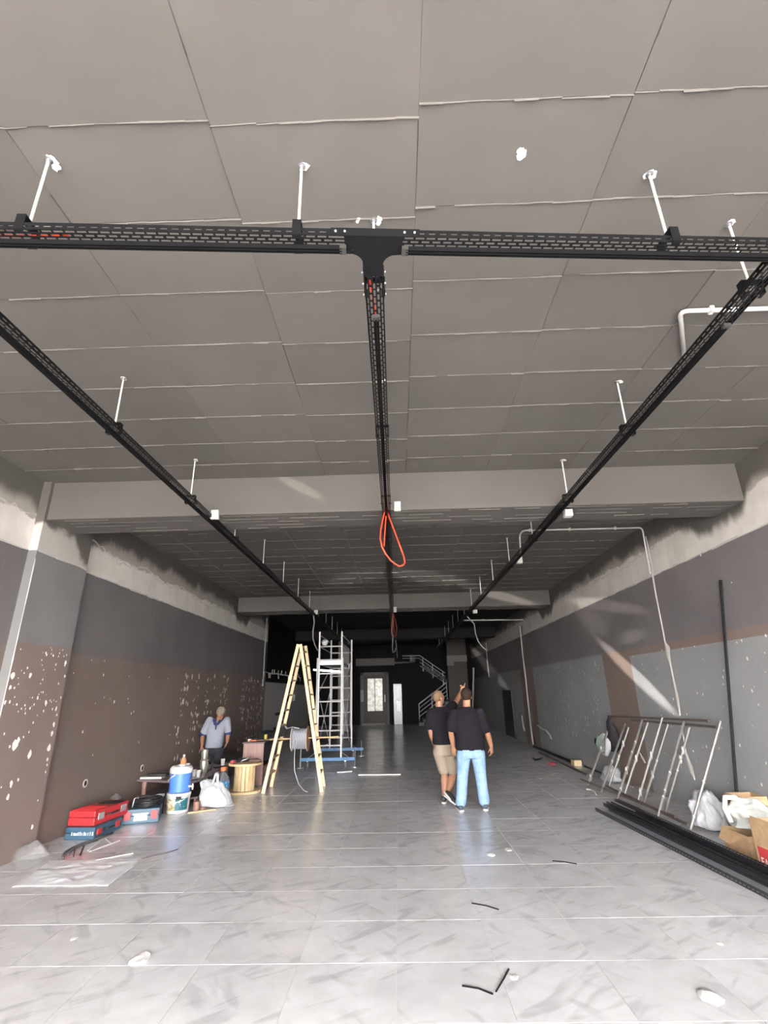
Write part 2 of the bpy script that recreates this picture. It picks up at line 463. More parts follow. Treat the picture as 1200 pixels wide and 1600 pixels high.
# chips in the paint: filler showing through
def chip(m, p, ry, rz, sgn):
    n = random.choice((7, 8, 9)); a0 = random.random() * 6; vs = [p + Vector((sgn * .004, 0, 0))]
    for k in range(n):
        a = a0 + 2 * PI * k / n; r = random.uniform(.65, 1.2); vs.append(Vector((p.x + sgn * .001, p.y + ry * r * math.cos(a), p.z + rz * r * math.sin(a))))
    m.add(vs, [(0, 1 + k, 1 + (k + 1) % n) for k in range(n)])
cc = MB()
for zx, zy, r in [(60,165,20),(142,165,14),(47,222,14),(24,293,11),(45,290,8),(152,270,5),(176,272,9),(215,293,14),(263,322,11),(285,270,7),(307,105,13),(303,170,8),(195,95,5),(197,118,5),(205,140,5),(200,185,6),(215,60,7),(253,395,13),(243,440,13),(155,387,7),(72,490,26),(85,470,16),(140,535,24),(228,508,20),(110,455,7),(135,432,6),(53,675,17),(85,655,10),(37,735,17),(222,560,11),(213,620,7),(177,753,6),(150,878,13),(5,350,8),(6,690,6),(100,322,6),(85,335,5),(118,345,6),(140,320,8),(262,115,6),(240,65,5),(20,440,7),(45,500,9),(220,585,7),(60,75,9),(75,40,6),(190,205,5)]:
    p = WX(zx / 3, 1000 + zy / 3, CX); q = WX((zx + r) / 3, 1000 + zy / 3, CX); s = (WX(zx / 3, 1000 + (zy - r) / 3, CX) - p).z
    if 5.9 < p.y < 6.92 and p.z > .03: chip(cc, p, min(s * .75, abs(6.92 - p.y), abs(p.y - 5.885)), s * 1.0, 1)
for _ in range(45):
    p = Vector((CX, random.uniform(5.95, 6.88), random.uniform(1.5, 2.35))); s = random.uniform(.006, .018); chip(cc, p, s * .8, s, 1)
part(column, 'plaster_chips', cc, simple('chip_filler', (.85, .80, .76), .85), kind='stuff')
part(column, 'corner_filler', MB().tube([(CX + .002, 5.882, .25 + k * .12) for k in range(27)], [random.uniform(.003, .009) for k in range(27)], 6), plaster, kind='stuff')
cl = MB()
for _ in range(330):                    # adhesive dots, roughly on a grid
    y = random.choice((11.2, 11.9, 12.5, 13.1, 13.7, 14.0, 15.5, 16.1, 16.6, 17.1, 17.5)) + random.gauss(0, .12); z = random.uniform(.25, 2.2)
    if random.random() < .5: z = round(z / .27) * .27 + random.gauss(0, .03)
    if 14.05 < y < 15.25: continue
    s = random.uniform(.016, .042); chip(cl, Vector((XL, min(y, 17.9), max(.1, z))), s * .9, s * random.uniform(1, 1.7), 1)
for zx, zy, r in [(345,155,5),(485,165,7),(605,170,4),(700,175,5),(785,182,4),(430,95,4),(490,100,4),(535,290,9),(488,270,5),(515,275,4),(600,275,5),(603,295,4),(447,297,4),(615,345,7),(627,335,6),(388,430,8),(650,480,5),(435,540,5),(797,445,4),(880,300,9),(930,350,9),(845,560,9)]:
    p = WX(zx / 3, 1000 + zy / 3, XL); s = (WX(zx / 3, 1000 + (zy - r) / 3, XL) - p).z; chip(cl, p, s * .7, s, 1)
part(wl, 'plaster_chips', cl, simple('chip_filler2', (.82, .75, .68), .85), kind='stuff')
cr = MB()
for _ in range(70):
    p = Vector((XR, random.uniform(5.2, 9.8), random.uniform(.2, 2.3))); s = random.uniform(.006, .02); chip(cr, p, s, s * random.uniform(.8, 1.6), -1)
for _ in range(130):
    p = Vector((XR, random.uniform(11.4, 17), random.uniform(.5, 2.3))); s = random.uniform(.01, .03); chip(cr, p, s * .7, s * random.uniform(.8, 2.4), -1)
for zx, zy, r in [(795,20,8),(525,110,6),(610,143,5),(815,347,11),(985,378,14),(1025,340,11),(1140,85,9),(920,95,5),(125,75,6),(790,630,6),(1188,450,9),(1105,5,6),(570,570,8)]:
    p = WX(900 + zx / 4, 1080 + zy / 4, XR); s = (WX(900 + zx / 4, 1080 + (zy - r) / 4, XR) - p).z; chip(cr, p, s * .8, s, -1)
for zx, zy, r in [(1190,640,10),(1103,748,9),(856,690,6),(993,803,6),(1077,663,7),(1085,877,6),(1125,897,8),(895,915,5),(885,262,9),(1030,390,6)]:
    p = WX(800 + zx / 3, 780 + zy / 3, XR); s = (WX(800 + zx / 3, 780 + (zy - r) / 3, XR) - p).z; chip(cr, p, s * .8, s, -1)
part(wr, 'plaster_chips', cr, simple('chip_filler3', (.70, .69, .67), .85), kind='stuff')
# cable chase on the right wall: plaster filled strip with splashes
def strip(pts, ws, X, sgn, th=.012):
    m = MB(); n = len(pts)
    for i in range(n - 1):
        p, q = pts[i], pts[i + 1]; a, b = ws[i], ws[i + 1]
        m.add([(X, p.y - a, p.z), (X, p.y + a, p.z), (X, q.y + b, q.z), (X, q.y - b, q.z), (X + sgn * th, p.y, p.z), (X + sgn * th, q.y, q.z)],
            [(0, 4, 5, 3), (4, 1, 2, 5)])
    return m
cp = [(1009,838),(1014,860),(1018,880),(1020,900),(1025,930),(1030,955),(1036,985),(1039,1003),(1043,1012),(1044,1025),(1048,1040),(1053,1065),(1058,1090),(1063,1118)]
cw = [.012,.02,.05,.03,.02,.02,.016,.02,.08,.06,.025,.03,.05,.015]
part(wr, 'filled_chase', strip([WX(*p, XR) for p in cp], cw, XR, -1), plaster)
cp = [(1064,1130),(1068,1150),(1071,1172),(1074,1185),(1078,1196),(1081,1208),(1086,1219)]
part(wr, 'filled_chase', strip([WX(*p, XR) for p in cp], [.008,.012,.02,.05,.07,.06,.01], XR, -1), plaster)
cp = [(1000,1176),(1004,1185),(1008,1192)]
part(wr, 'filled_chase', strip([WX(*p, XR) for p in cp], [.01,.06,.02], XR, -1), plaster)
# far chase with bare conduit
cp = [(815,978),(817,1000),(820,1030),(824,1060),(827,1090),(830,1120),(833,1145),(836,1163)]
part(wr, 'open_chase', strip([WX(*p, XR) for p in cp], [.06,.07,.06,.08,.09,.10,.1,.1], XR, -1, .02), simple('chase_brick', (.15, .105, .085), .9, 0, .4, 12))
part(wr, 'filled_chase', strip([WX(x - 2, y, XR) for x, y in cp], [.02,.02,.02,.015,.03,.05,.04,.02], XR, -1, .03), plaster)
part(wr, 'filled_chase', strip([WX(*p, XR) for p in [(840,1133),(846,1138),(853,1141),(859,1148),(862,1155)]], [.03,.09,.1,.12,.05], XR, -1, .03), plaster)
part(wr, 'filled_chase', strip([WX(*p, XR) for p in [(816,1118),(817,1128),(818,1136),(820,1142)]], [.03,.1,.14,.05], XR, -1, .03), plaster)
# dark slab panel against the right wall far in
part(wr, 'dark_slab', MB().box((XR - .05, 20.6, .02), (XR + .02, 22.3, 1.72)), simple('slab_black', (.006, .006, .007), .5))
# socket back boxes in the left wall
for px, py in ((133, 1224), (222, 1200)):
    p = WX(px, py, XL)
    o = part(wl, 'socket_ring', MB().lathe([(.055, -.002), (.055, .008), (.036, .008), (.036, -.002)], (p.x, p.y, p.z), 16, 'x'), plaster)
    part(o, 'socket_hole', MB().lathe([(.036, 0), (.036, .004), (.001, .004)], (p.x, p.y, p.z), 12, 'x'), simple('hole_black', (.01, .01, .01), .9))
# ================================================================== BACK OF THE HALL
galv = simple('galvanised', (.42, .42, .43), .35, .9, .1, 20)
zinc = simple('zinc_white', (.62, .62, .63), .4, .35, .06, 20)
alu = simple('aluminium', (.60, .59, .585), .38, .15, .1, 20)
black_p = simple('black_plastic', (.012, .012, .013), .5)
white_p = simple('white_plastic', (.58, .575, .555), .4, 0, .04)
dark = simple('dark_paint', (.012, .011, .0125), .7, 0, .12, 8, 0, .15)
grey_pt = simple('grey_partition', (.42, .415, .41), .7)
recess = simple('niche_dark', (.05, .045, .046), .7)
brown_d = simple('brown_door', (.060, .047, .040), .55)
struct('wall_back', MB().box((-8.2, YB, 0), (XR + .3, YB + .2, C + .05)), dark)
struct('wall_side', MB().box((-8.3, 18, 0), (-8.1, YB + .2, C + .05)), dark)
struct('wall_left', MB().box((-8.3, 17.9, 0), (XL - .25, 18.0, C + .05)), dark)
struct('ceiling', MB().box((-8.3, 17.9, C + .008), (XL - .3, YB + .3, C + .3)), CEIL)
struct('floor', MB().box((-8.3, 17.9, -.2), (XL - .2, YB + .3, -.003)), GROUT)
# grey partition with three niches, continuing the left wall
pl_ = MB(); py0, py1, pz = 18.0, 27.0, 2.15
nich = [(21.6, 23.4, 1.46, 1.72), (19.7, 22.1, .98, 1.10), (19.5, 21.3, .30, .62)]
ys = sorted({py0, py1, *[q for n in nich for q in n[:2]]}); zs = sorted({0, pz, *[q for n in nich for q in n[2:]]})
for a, b in zip(ys, ys[1:]):
    for c, d in zip(zs, zs[1:]):
        ym, zm = (a + b) / 2, (c + d) / 2
        if not any(n[0] < ym < n[1] and n[2] < zm < n[3] for n in nich): pl_.box((XL - .25, a, c), (XL, b, d))
pw = struct('wall_left', pl_, grey_pt)
for n in nich: part(pw, 'niche_back', MB().box((XL - .25, n[0], n[2]), (XL - .12, n[1], n[3])), recess)
part(pw, 'header', MB().box((XL - .25, py0, pz), (XL - .01, py1, C)), dark)
bd = MB(); y = 17.6
while y < 24.5:
    L = random.uniform(.1, .35); zz = 2.46 + random.uniform(-.02, .02); bd.bar((XL + .002, y, zz), (XL + .002, y + L, zz), .02, random.uniform(.02, .05))
    if random.random() < .5: bd.bar((XL + .002, y, zz), (XL + .002, y + .06, zz + random.choice((-.16, .14))), .02, .03)
    y += L
part(wl, 'filler_line', bd, plaster, kind='stuff')
# column beside the scaffold and the doorway wall
struct('column', MB().box((-2.95, 26.0, 0), (-2.42, 26.7, C)), simple('grey_column', (.30, .285, .27), .7))
struct('beam', MB().box((-2.42, 30.3, 3.22), (-.15, YB, 3.62)), simple('grey_beam', (.17, .16, .15), .8))
struct('beam', MB().box((-.15, 30.3, 3.30), (1.05, YB, 3.40)), simple('grey_beam2', (.15, .145, .14), .8))
struct('beam', MB().box((.75, 30.3, 3.30), (1.05, YB, 3.72)), simple('grey_beam2', (.15, .145, .14), .8))
dw = struct('door_1', MB().box((-2.10, 30.86, 0), (-.55, YB + .05, 2.78)), brown_d)
part(dw, 'door_frame', MB().box((-2.20, 30.8, 0), (-2.02, YB, 2.86)).box((-.66, 30.8, 0), (-.52, YB, 2.86)).box((-2.2, 30.8, 2.7), (-.52, YB, 2.86)), simple('frame_grey', (.13, .12, .11), .6))
M = Mat('wrapped_glass', .18); x, y, z = M.pos(); n = M.noise(M.P, 5, 5, .6, 1)
M.col(M.mix(n.ss(.3, .7), (.30, .29, .26), (.62, .60, .55))); M.bump(n, .6, .03); WRAP = M.m; M.b.inputs['Emission Color'].default_value = (.95, .93, .80, 1); M.b.inputs['Emission Strength'].default_value = .014  # weak emission stands in for daylight behind the panes
for k, (a, b) in enumerate(((-1.78, -1.36), (-1.34, -.90))):
    part(dw, 'wrapped_pane', MB().cbox((a, 30.80, .74), (b, 30.87, 2.52), .03), WRAP)
part(dw, 'handle', MB().cbox((-.80, 30.76, 1.22), (-.74, 30.86, 1.62), .01), white_p)
part(dw, 'threshold', MB().box((-2.1, 30.6, 0), (-.8, 30.86, .1)), simple('sill_grey', (.25, .24, .23), .7))
t = single('wall_panel', 'small grey panel fixed beside the left edge of the back door', 'panel', MB().cbox((-2.18, 30.55, 1.25), (-1.98, 30.8, 1.9), .02), simple('panel_grey', (.3, .29, .28), .5))
tall = thing('display_cabinet', 'narrow glossy cabinet on the dark back wall right of the wrapped door', 'cabinet', (-.05, 30.8, 0))
part(tall, 'body', MB().cbox((-.28, 30.7, .0), (.22, YB - .005, 2.2), .015), simple('gloss_dark', (.04, .04, .045), .2))
part(tall, 'upper_panel', MB().cbox((-.12, 30.68, 1.35), (.14, 30.72, 2.1), .006), simple('gloss_grey', (.07, .075, .08), .2))
part(tall, 'lower_panel', MB().cbox((-.12, 30.68, .70), (.14, 30.72, 1.28), .006), simple('gloss_white', (.42, .42, .43), .2))
# stairs behind the men: lower flight rises to the right, upper flight comes back over it
stair = struct('staircase', MB().box((.6, 29.9, 0), (.75, 30.1, .02)), dark)
tread = simple('stair_stone', (.035, .033, .034), .5)
for k in range(9):
    x = 1.1 + k * .24; part(stair, 'step', MB().box((x, 29.2, .17 * k), (x + .28, YB, .17 * k + .17)), tread)
for k in range(7):
    x = 1.45 + k * .24; z = 3.15 - .15 * k; part(stair, 'step', MB().box((x, 29.9, z - .16), (x + .28, YB, z)), tread)
def rail(name_pts, n_bars, h, posts):
    (a, b) = name_pts; a = Vector(a); b = Vector(b); r = part(stair, 'handrail', MB().tube([a + Vector((0, 0, h)), b + Vector((0, 0, h))], .028, 8), alu)
    for k in range(n_bars):
        z = h * (k + 1) / (n_bars + 1); part(r, 'rail_bar', MB().tube([a + Vector((0, 0, z)), b + Vector((0, 0, z))], .016, 6), alu)
    for q in posts:
        p = a.lerp(b, q); part(r, 'post', MB().tube([p, p + Vector((0, 0, h))], .024, 6), alu)
rail(((1.12, 29.25, .25), (2.72, 29.25, 1.35)), 3, .85, (0, .45, .98))
rail(((1.30, 29.95, 2.95), (2.72, 29.95, 1.95)), 3, .75, (.12, .5, .9))
rail(((.3, 29.95, 3.42), (1.3, 29.95, 3.42)), 1, .28, (.5,))
struct('column', MB().box((2.72, 28.2, 0), (3.75, 28.7, C)), simple('brown_column', (.075, .058, .052), .7))
struct('trim_1', MB().box((2.70, 28.15, 3.22), (3.77, 28.72, 3.55)).box((2.70, 28.15, 3.02), (3.05, 28.72, 3.22)), simple('pale_cap', (.20, .19, .18), .8))
single('leaning_pole', 'tall pale pole standing against the right wall beyond the two men', 'pole', MB().tube([FL(737.5, 1141), DY(740, 1044, 22.2)], .035, 8), zinc)
# ================================================================== CABLE TRAYS
TZ = 3.84; TW = .105; TH = .042
def tray_mesh(p, q, z0=TZ, w_=TW, h=TH, solid_from=None, pitch=.055, rows=5, hs=.0058):
    p = Vector((p[0], p[1], z0)); q = Vector((q[0], q[1], z0)); d = q - p; L = d.length; d.normalize(); s = Vector((-d.y, d.x, 0)); up = Vector((0, 0, 1))
    base = MB(); fl = [MB(), MB()]
    cs = [(-w_ / 2) + w_ * (k + .5) / rows for k in range(rows)]
    edges = [-w_ / 2] + [e for c in cs for e in (c - hs, c + hs)] + [w_ / 2]
    Ls = L if solid_from is None else min(L, solid_from)
    def quad(m, u0, u1, o, a0, ax, b0, b1):  # strip in plane spanned by d and ax
        m.add([p + d * u0 + o + ax * b0, p + d * u1 + o + ax * b0, p + d * u1 + o + ax * b1, p + d * u0 + o + ax * b1], [(0, 1, 2, 3)])
    O = Vector((0, 0, 0))
    for k in range(0, len(edges), 2):
        a = p + s * (edges[k] + edges[k + 1]) / 2; base.bar(a, a + d * Ls, edges[k + 1] - edges[k], .0016)
    n = int(Ls / pitch)
    for r, c in enumerate(cs):
        for i in range(n):
            u = i * pitch + (r % 2) * pitch * .5; quad(base, u, u + pitch * (.30 if r % 2 else .22), O, 0, s, c - hs, c + hs)
    if Ls < L: base.bar(p + d * Ls, q, w_, .0016)
    for m, sg in zip(fl, (-1, 1)):
        o = s * sg * w_ / 2
        for b0, b1 in ((0, .015), (.023, h)):
            a = p + o + up * (b0 + b1) / 2; m.bar(a, a + d * Ls, .0016, b1 - b0)
        for i in range(n): quad(m, i * pitch, i * pitch + pitch * .42, o, 0, up, .015, .023)
        if Ls < L: m.bar(p + d * Ls + o + up * h / 2, q + o + up * h / 2, .0016, h)
        a = p + o + up * h - s * sg * .004; m.bar(a, a + d * L, .009, .002)
    return base, fl
def tray(label, p, q, solid=None):
    t = thing('cable_tray', label, 'cable tray', ((p[0] + q[0]) / 2, (p[1] + q[1]) / 2, TZ), 'black perforated trays under the ceiling')
    b, f = tray_mesh(p, q, solid_from=solid)
    part(t, 'slotted_base', b, steel_b)
    for m in f: part(t, 'side_flange', m, steel_b)
    return t
CXS = lambda y: -.068 - .004 * (y - 2)
tray('black slotted tray along the middle of the hall from the tee to the far end', (-.07, 2.08), (-.16, 27), 12)
tray('black slotted tray running the length of the hall above the ladder side', (-2.34, 1.815), (-2.34, 27), 12)
tray('black slotted tray running the length of the hall above the leaning rack side', (2.095, 2.06), (2.11, 27), 12)
XS = lambda x: 1.905 + .067 * x
tray('black slotted cross tray at the entrance, part left of the tee', (-2.6, XS(-2.6)), (-.20, XS(-.20)))
tray('black slotted cross tray at the entrance, part right of the tee', (.08, XS(.08)), (2.7, XS(2.7)))
# tee piece
tee = thing('tee_fitting', 'black tee fitting joining the cross tray and the middle tray', 'tray fitting', (-.06, 1.92, TZ))
def teeplate():
    n0 = XS(-.2) - TW / 2; n1 = XS(.08) - TW / 2; f0 = XS(-.2) + TW / 2; f1 = XS(.08) + TW / 2
    pts = [(-.205, n0), (.085, n1), (.085, f1)]
    cx, cy, r = .085 - .0, f1 + .07, .07
    for k in range(1, 6): a = -PI / 2 - k * PI / 12; pts.append((.05 + r * math.cos(a) + .0, cy + r * math.sin(a)))
    pts += [(-.017, 2.10), (-.123, 2.10)]
    for k in range(5, 0, -1): a = -PI / 2 + k * PI / 12; pts.append((-.19 + r * math.cos(a), f0 + .07 + r * math.sin(a)))
    pts.append((-.205, f0)); return pts
tp = teeplate()
part(tee, 'plate', MB().prism(tp, TZ - .004, TZ - .002), steel_b)
fm = MB()
fm.bar((-.27, XS(-.27) - TW / 2 - .003, TZ + .02), (.17, XS(.17) - TW / 2 - .003, TZ + .02), .003, .05)
for i in range(2, len(tp) - 1):
    a, b = tp[i], tp[i + 1]
    if i in (8, ): continue
    fm.bar((*a, TZ + .017), (*b, TZ + .017), .002, .042)
part(tee, 'side_wall', fm, steel_b)
for sx, y0 in ((-1, 2.10), (1, 2.10)):
    part(tee, 'splice_plate', MB().box((-.07 + sx * .0545 - .0015, 2.06, TZ + .004), (-.07 + sx * .0545 + .0015, 2.27, TZ + .034)), steel_b)
part(tee, 'splice_plate', MB().bar((-.27, XS(-.27) + TW / 2 - .012, TZ - .005), (-.16, XS(-.16) + TW / 2 - .012, TZ - .005), .02, .004), steel_b)
bolt = MB().ball((0, 0, 0), (.006, .006, .006), 6).mesh('bolt', (0, 0, 0), zinc)
for bx, by, bz in [(-.245, XS(-.245) - TW/2 - .007, TZ+.02), (-.20, XS(-.20) - TW/2 - .007, TZ+.02), (.095, XS(.095) - TW/2 - .007, TZ+.02), (.145, XS(.145) - TW/2 - .007, TZ+.02)] + [(-.07 + s * .061, yy, TZ + .018) for s in (-1, 1) for yy in (2.09, 2.17, 2.25)] + [(.10, XS(.1) + .03, TZ - .006), (.13, XS(.13) + .03, TZ - .006)]:
    o = bpy.data.objects.new('bolt', bolt); COL.objects.link(o); o.parent = tee; o.location = Vector((bx, by, bz)) - tee.location
# lighting tracks under the trays
def track(label, p, q, z=TZ - .012, w_=.034):
    p = Vector((*p, z)); q = Vector((*q, z)); d = (q - p).normalized(); s = Vector((-d.y, d.x, 0))
    t = thing('lighting_track', label, 'lighting track', (p + q) / 2, 'black lighting tracks under the trays')
    m = MB(); m.bar(p, q, w_, .012)
    for sg in (-1, 0, 1): m.bar(p + s * sg * w_ * .42 - Vector((0, 0, .012)), q + s * sg * w_ * .42 - Vector((0, 0, .012)), .004 if sg else .008, .016)
    part(t, 'rail', m, steel_b)
    part(t, 'end_cap', MB().bar(p - d * .02 - Vector((0, 0, .008)), p + d * .012 - Vector((0, 0, .008)), w_ + .010, .022), simple('cap_grey', (.055, .052, .05), .4, .1))
    return t
track('black lighting track under the middle tray, grey end clamp near the tee', (-.07, 2.40), (-.15, 24))
track('black lighting track under the long tray above the ladder side', (-2.345, 1.9), (-2.345, 20))
track('black lighting track under the long tray above the leaning rack', (2.10, 2.58), (2.115, 20))
track('black lighting track under the cross tray, left of the tee', (-.22, XS(-.22) + .015), (-2.6, XS(-2.6) + .015))
track('black lighting track under the cross tray, right of the tee', (.10, XS(.10) + .015), (2.7, XS(2.7) + .015))
# orange cable lying in the trays
orange = simple('orange_cable', (.62, .045, .012), .45, 0, .1)
def wig(x0, y0, x1, y1, a, n=40):
    return [(x0 + (x1 - x0) * k / n + a * math.sin(k * 1.3), y0 + (y1 - y0) * k / n, TZ + .008) for k in range(n + 1)]
single('cable', 'orange cable lying in the middle tray, seen through its slots', 'cable', MB().tube([(-.093, 2.02, TZ + .03), (-.093, 2.14, TZ + .012), (-.08, 2.3, TZ + .008)] + wig(-.072, 2.4, -.086, 5.9, .006), .0065, 6), orange)
single('cable', 'short orange cable lying in the cross tray just left of the tee', 'cable', MB().tube([(-.30, XS(-.3) + .03, TZ + .01), (-.22, XS(-.22) + .035, TZ + .01), (-.12, XS(-.1), TZ + .02)], .0065, 6), orange)
single('cable', 'orange cable at the outer left end of the cross tray', 'cable', MB().tube([(-2.3, XS(-2.3), TZ + .008), (-1.66, XS(-1.66) - .006, TZ + .008), (-1.55, XS(-1.55) - .01, TZ + .01)], .0065, 6), orange)
single('cable_loop', 'bright orange cable loop hanging from the middle tray at the first beam', 'cable',
       MB().tube([DY(x, y, 5.86 + .004 * k) for k, (x, y) in enumerate([(603,790),(601,800),(598,812),(595,828),(594,842),(597,855),(603,866),(610,875),(617,881),(624,885),(630,883),(633,879),(631,870),(626,856),(620,840),(614,824),(608,808),(604,796),(603,805),(602,822),(601,838),(600,853)])], .010, 7), orange, smooth=True)
def farloop(pts, Y, r): return MB().tube([DY(x, y, Y) for x, y in pts], r, 5)
redw = simple('dull_red_cable', (.16, .03, .02), .5)
single('cable_loop', 'dull red cable loop hanging from the middle tray past the second beam', 'cable', farloop([(614,958),(613,968),(612,980),(612,990),(615,996),(619,993),(620,982),(618,970),(615,960),(614,975),(616,990)], 14.2, .018), redw)
single('cable_loop', 'thin grey cable ends hanging from the far end of the middle tray', 'cable', MB().tube([Vector((-.135, 20, TZ + .01))] + [DY(x, y, 20) for x, y in [(613,1012),(614,1020),(617,1018),(620,1008),(618,1000),(620,1015),(621,1028)]], .015, 5), simple('greycable', (.25, .24, .24), .5))
# hanger rods with U clamps
paintedw = simple('rod_white', (.78, .76, .73), .45, .2, .04)
patch = simple('bare_patch', (.86, .84, .80), .8, 0, .1, 30)
def hanger_proto(name, lab):
    t = thing(name, lab, 'hanger rod', (0, 0, C), None)
    part(t, 'rod', MB().tube([(0, 0, C + .005), (0, 0, TZ + .09)], .0075, 8), paintedw)
    part(t, 'anchor', MB().lathe([(.022, C + .004), (.022, C - .012), (.012, C - .014), (.012, C - .028)], (0, 0, 0), 8), galv)
    m = MB(); w2 = TW / 2 + .004
    m.box((-w2, -.022, TZ + .088), (w2, .022, TZ + .093)); m.box((-w2 - .003, -.022, TZ - .004), (-w2, .022, TZ + .093)); m.box((w2, -.022, TZ - .004), (w2 + .003, .022, TZ + .093))
    m.box((-w2, -.022, TZ - .006), (-w2 + .02, .022, TZ - .003)); m.box((w2 - .02, -.022, TZ - .006), (w2, .022, TZ - .003))
    part(t, 'clamp', m, steel_b); part(t, 'nut', MB().lathe([(.013, TZ + .093), (.013, TZ + .105)], (0, 0, 0), 6), zinc)
    for sg in (-1, 1): part(t, 'bolt', MB().ball((sg * .03, -.024, TZ + .02), .007, 6), zinc)
    return t
hp = hanger_proto('hanger_rod', 'x'); first = True
ordn = ['first', 'second', 'third', 'fourth', 'fifth', 'sixth', 'seventh', 'eighth', 'ninth', 'tenth', 'eleventh', 'twelfth', 'thirteenth', 'fourteenth', 'fifteenth', 'sixteenth']
def put_hanger(x, y, rz, lab, grp):
    global first
    o = hp if first else copy_tree(hp); first = False
    o.location = (x, y, C); o.rotation_euler.z = rz; o['label'] = lab; o['group'] = grp
patches = MB()
def blot(x, y, r, nn=3):
    for _ in range(nn):
        a = random.uniform(0, 6); cx, cy = x + math.cos(a) * r * .5, y + math.sin(a) * r * .5; k = 9
        vs = [(cx, cy, C - .0115)] + [(cx + r * random.uniform(.4, .8) * math.cos(2 * PI * i / k), cy + r * random.uniform(.4, .8) * math.sin(2 * PI * i / k), C - .0085) for i in range(k)]
        patches.add(vs, [(0, 1 + i, 1 + (i + 1) % k) for i in range(k)])
for k, (x, y) in enumerate([(-1.76, 1.79), (-.44, 1.876), (1.47, 2.0)]):
    put_hanger(x, y, PI / 2 + .067, 'white threaded rod holding the cross tray, ' + ['far left of the tee', 'just left of the tee', 'right of the tee'][k], 'rods of the cross tray'); blot(x + .01, y + .02, .04)
for nm, x0, y0, st, side in (('left', -2.36, 3.70, 1.66, 'ladder side'), ('right', 2.115, 2.34, 1.665, 'leaning rack side'), ('middle', -.07, 2.22, 1.66, 'middle')):
    i = 0
    for k in range(15):
        y = y0 + k * st
        if 5.86 < y < 6.62 or 14.28 < y < 15.06 or 22.8 < y < 23.6: continue
        put_hanger(x0 if nm != 'middle' else CXS(y), y, 0, f'threaded rod on the {side} tray, {ordn[i]} from the entrance', f'rods of the {side} tray'); i += 1
        if y < 6: blot(x0 + (.02 if nm != 'left' else .01), y, .035)
        elif y < 11: blot(x0, y, .02, 1)
blot(-.16, 2.22, .02, 2); blot(.72, 1.86, .035, 4)
part(ceiling, 'bare_patches', patches, patch, kind='stuff')
# white junction boxes
def jbox(lab, c, sx=.085, sy=.05, sz=.12):
    x, y, z = c; t = thing('junction_box', lab, 'junction box', (x, y, z - sz / 2), 'white junction boxes on the beams')
    part(t, 'body', MB().cbox((x - sx / 2, y - sy / 2, z - sz / 2), (x + sx / 2, y + sy / 2, z + sz / 2), .008), white_p)
    part(t, 'lid', MB().cbox((x - sx / 2 + .006, y - sy / 2 - .012, z - sz / 2 + .006), (x + sx / 2 - .006, y - sy / 2 + .002, z + sz / 2 - .006), .004), white_p)
jbox('white junction box on the first beam beside the middle tray', (.055, 5.905, 3.93))
jbox('white junction box on the first beam at the ladder side tray', (-2.26, 5.905, 3.885), .1)
jbox('white junction box on the first beam under the rack side tray', (2.235, 6.07, 3.83), .1, .1, .09)
jbox('small white junction box on the second beam beside the middle tray', (-.03, 14.32, 3.94), .1, .06, .15)
jbox('small white junction box on the second beam at the ladder side tray', (-2.28, 14.32, 3.92), .1, .06, .12)
jbox('small white junction box on the second beam at the rack side tray', (2.24, 14.32, 3.83), .13, .08, .1)
# ceiling conduit runs
def conduit(lab, pts, r, clips):
    P = [Vector(p) for p in pts]; Q = [P[0]]
    for i in range(1, len(P) - 1):
        a = (P[i - 1] - P[i]).normalized(); b = (P[i + 1] - P[i]).normalized(); R = .07
        for t in (0, .25, .5, .75, 1):
            u = P[i] + a * R * (1 - t); v = P[i] + b * R * t; Q.append(u.lerp(v, t))
    Q.append(P[-1])
    t = thing('conduit', lab, 'conduit', P[0])
    part(t, 'pipe', MB().tube(Q, r, 10), white_p, smooth=True)
    for c, dz in clips: c = Vector(c); part(t, 'clip', MB().cbox(c - Vector((.016, .024, .02)), c + Vector((.016, .024, dz)), .004), white_p)
conduit('white conduit on the ceiling bending towards the entrance tray', [(XR, 3.08, 4.365), (2.19, 3.06, 4.365), (2.52, 3.62, 4.365), (2.56, 3.7, 4.2)][:3], .017, [((2.42, 3.06, 4.36), .03), ((3.6, 3.07, 4.36), .03)])
conduit('white conduit loop on the ceiling behind the first beam, down the chase', [(4.385, 8.53, 3.55), (4.37, 8.46, 4.36), (2.28, 8.44, 4.36), (2.28, 8.7, 4.36), (2.26, 8.72, 3.98)], .014, [((3.9, 8.46, 4.36), .03), ((3.1, 8.45, 4.36), .03), ((2.4, 8.45, 4.36), .03)])
jbox('white junction box at the lower end of the ceiling conduit', (2.235, 8.76, 3.905), .1, .08, .12)
conduit('grey conduit crossing the dark ceiling behind the second beam', [(XR, 17.6, 4.0), (2.2, 17.4, 4.0)], .022, [((3.0, 17.45, 4.0), .03)])
greyw = simple('grey_wire', (.30, .30, .30), .5)
single('wire', 'grey wire drooping from the rack side tray to the right wall', 'wire', MB().tube([Vector((2.11, 15.2, TZ + .01))] + [DY(x, y, 15.2) for x, y in [(741,975),(743,990),(747,1002),(753,1010),(760,1016)]], .016, 5), greyw)
single('wire', 'grey wire hanging from the ladder side tray to the scaffold tower', 'wire', MB().tube([Vector((-2.34, 14.2, TZ + .01))] + [DY(x, y, 14.2) for x, y in [(491,972),(489,985),(489,998),(492,1008),(497,1017)]], .016, 5), greyw)
single('wall_conduit', 'thin grey conduit with white end down the left wall behind the ladder', 'conduit', MB().tube([WX(417, 966, XL + .02), WX(414, 1010, XL + .02), WX(411, 1068, XL + .02)], .018, 6).tube([WX(411, 1062, XL + .02), WX(410.6, 1072, XL + .02)], .03, 6), greyw)
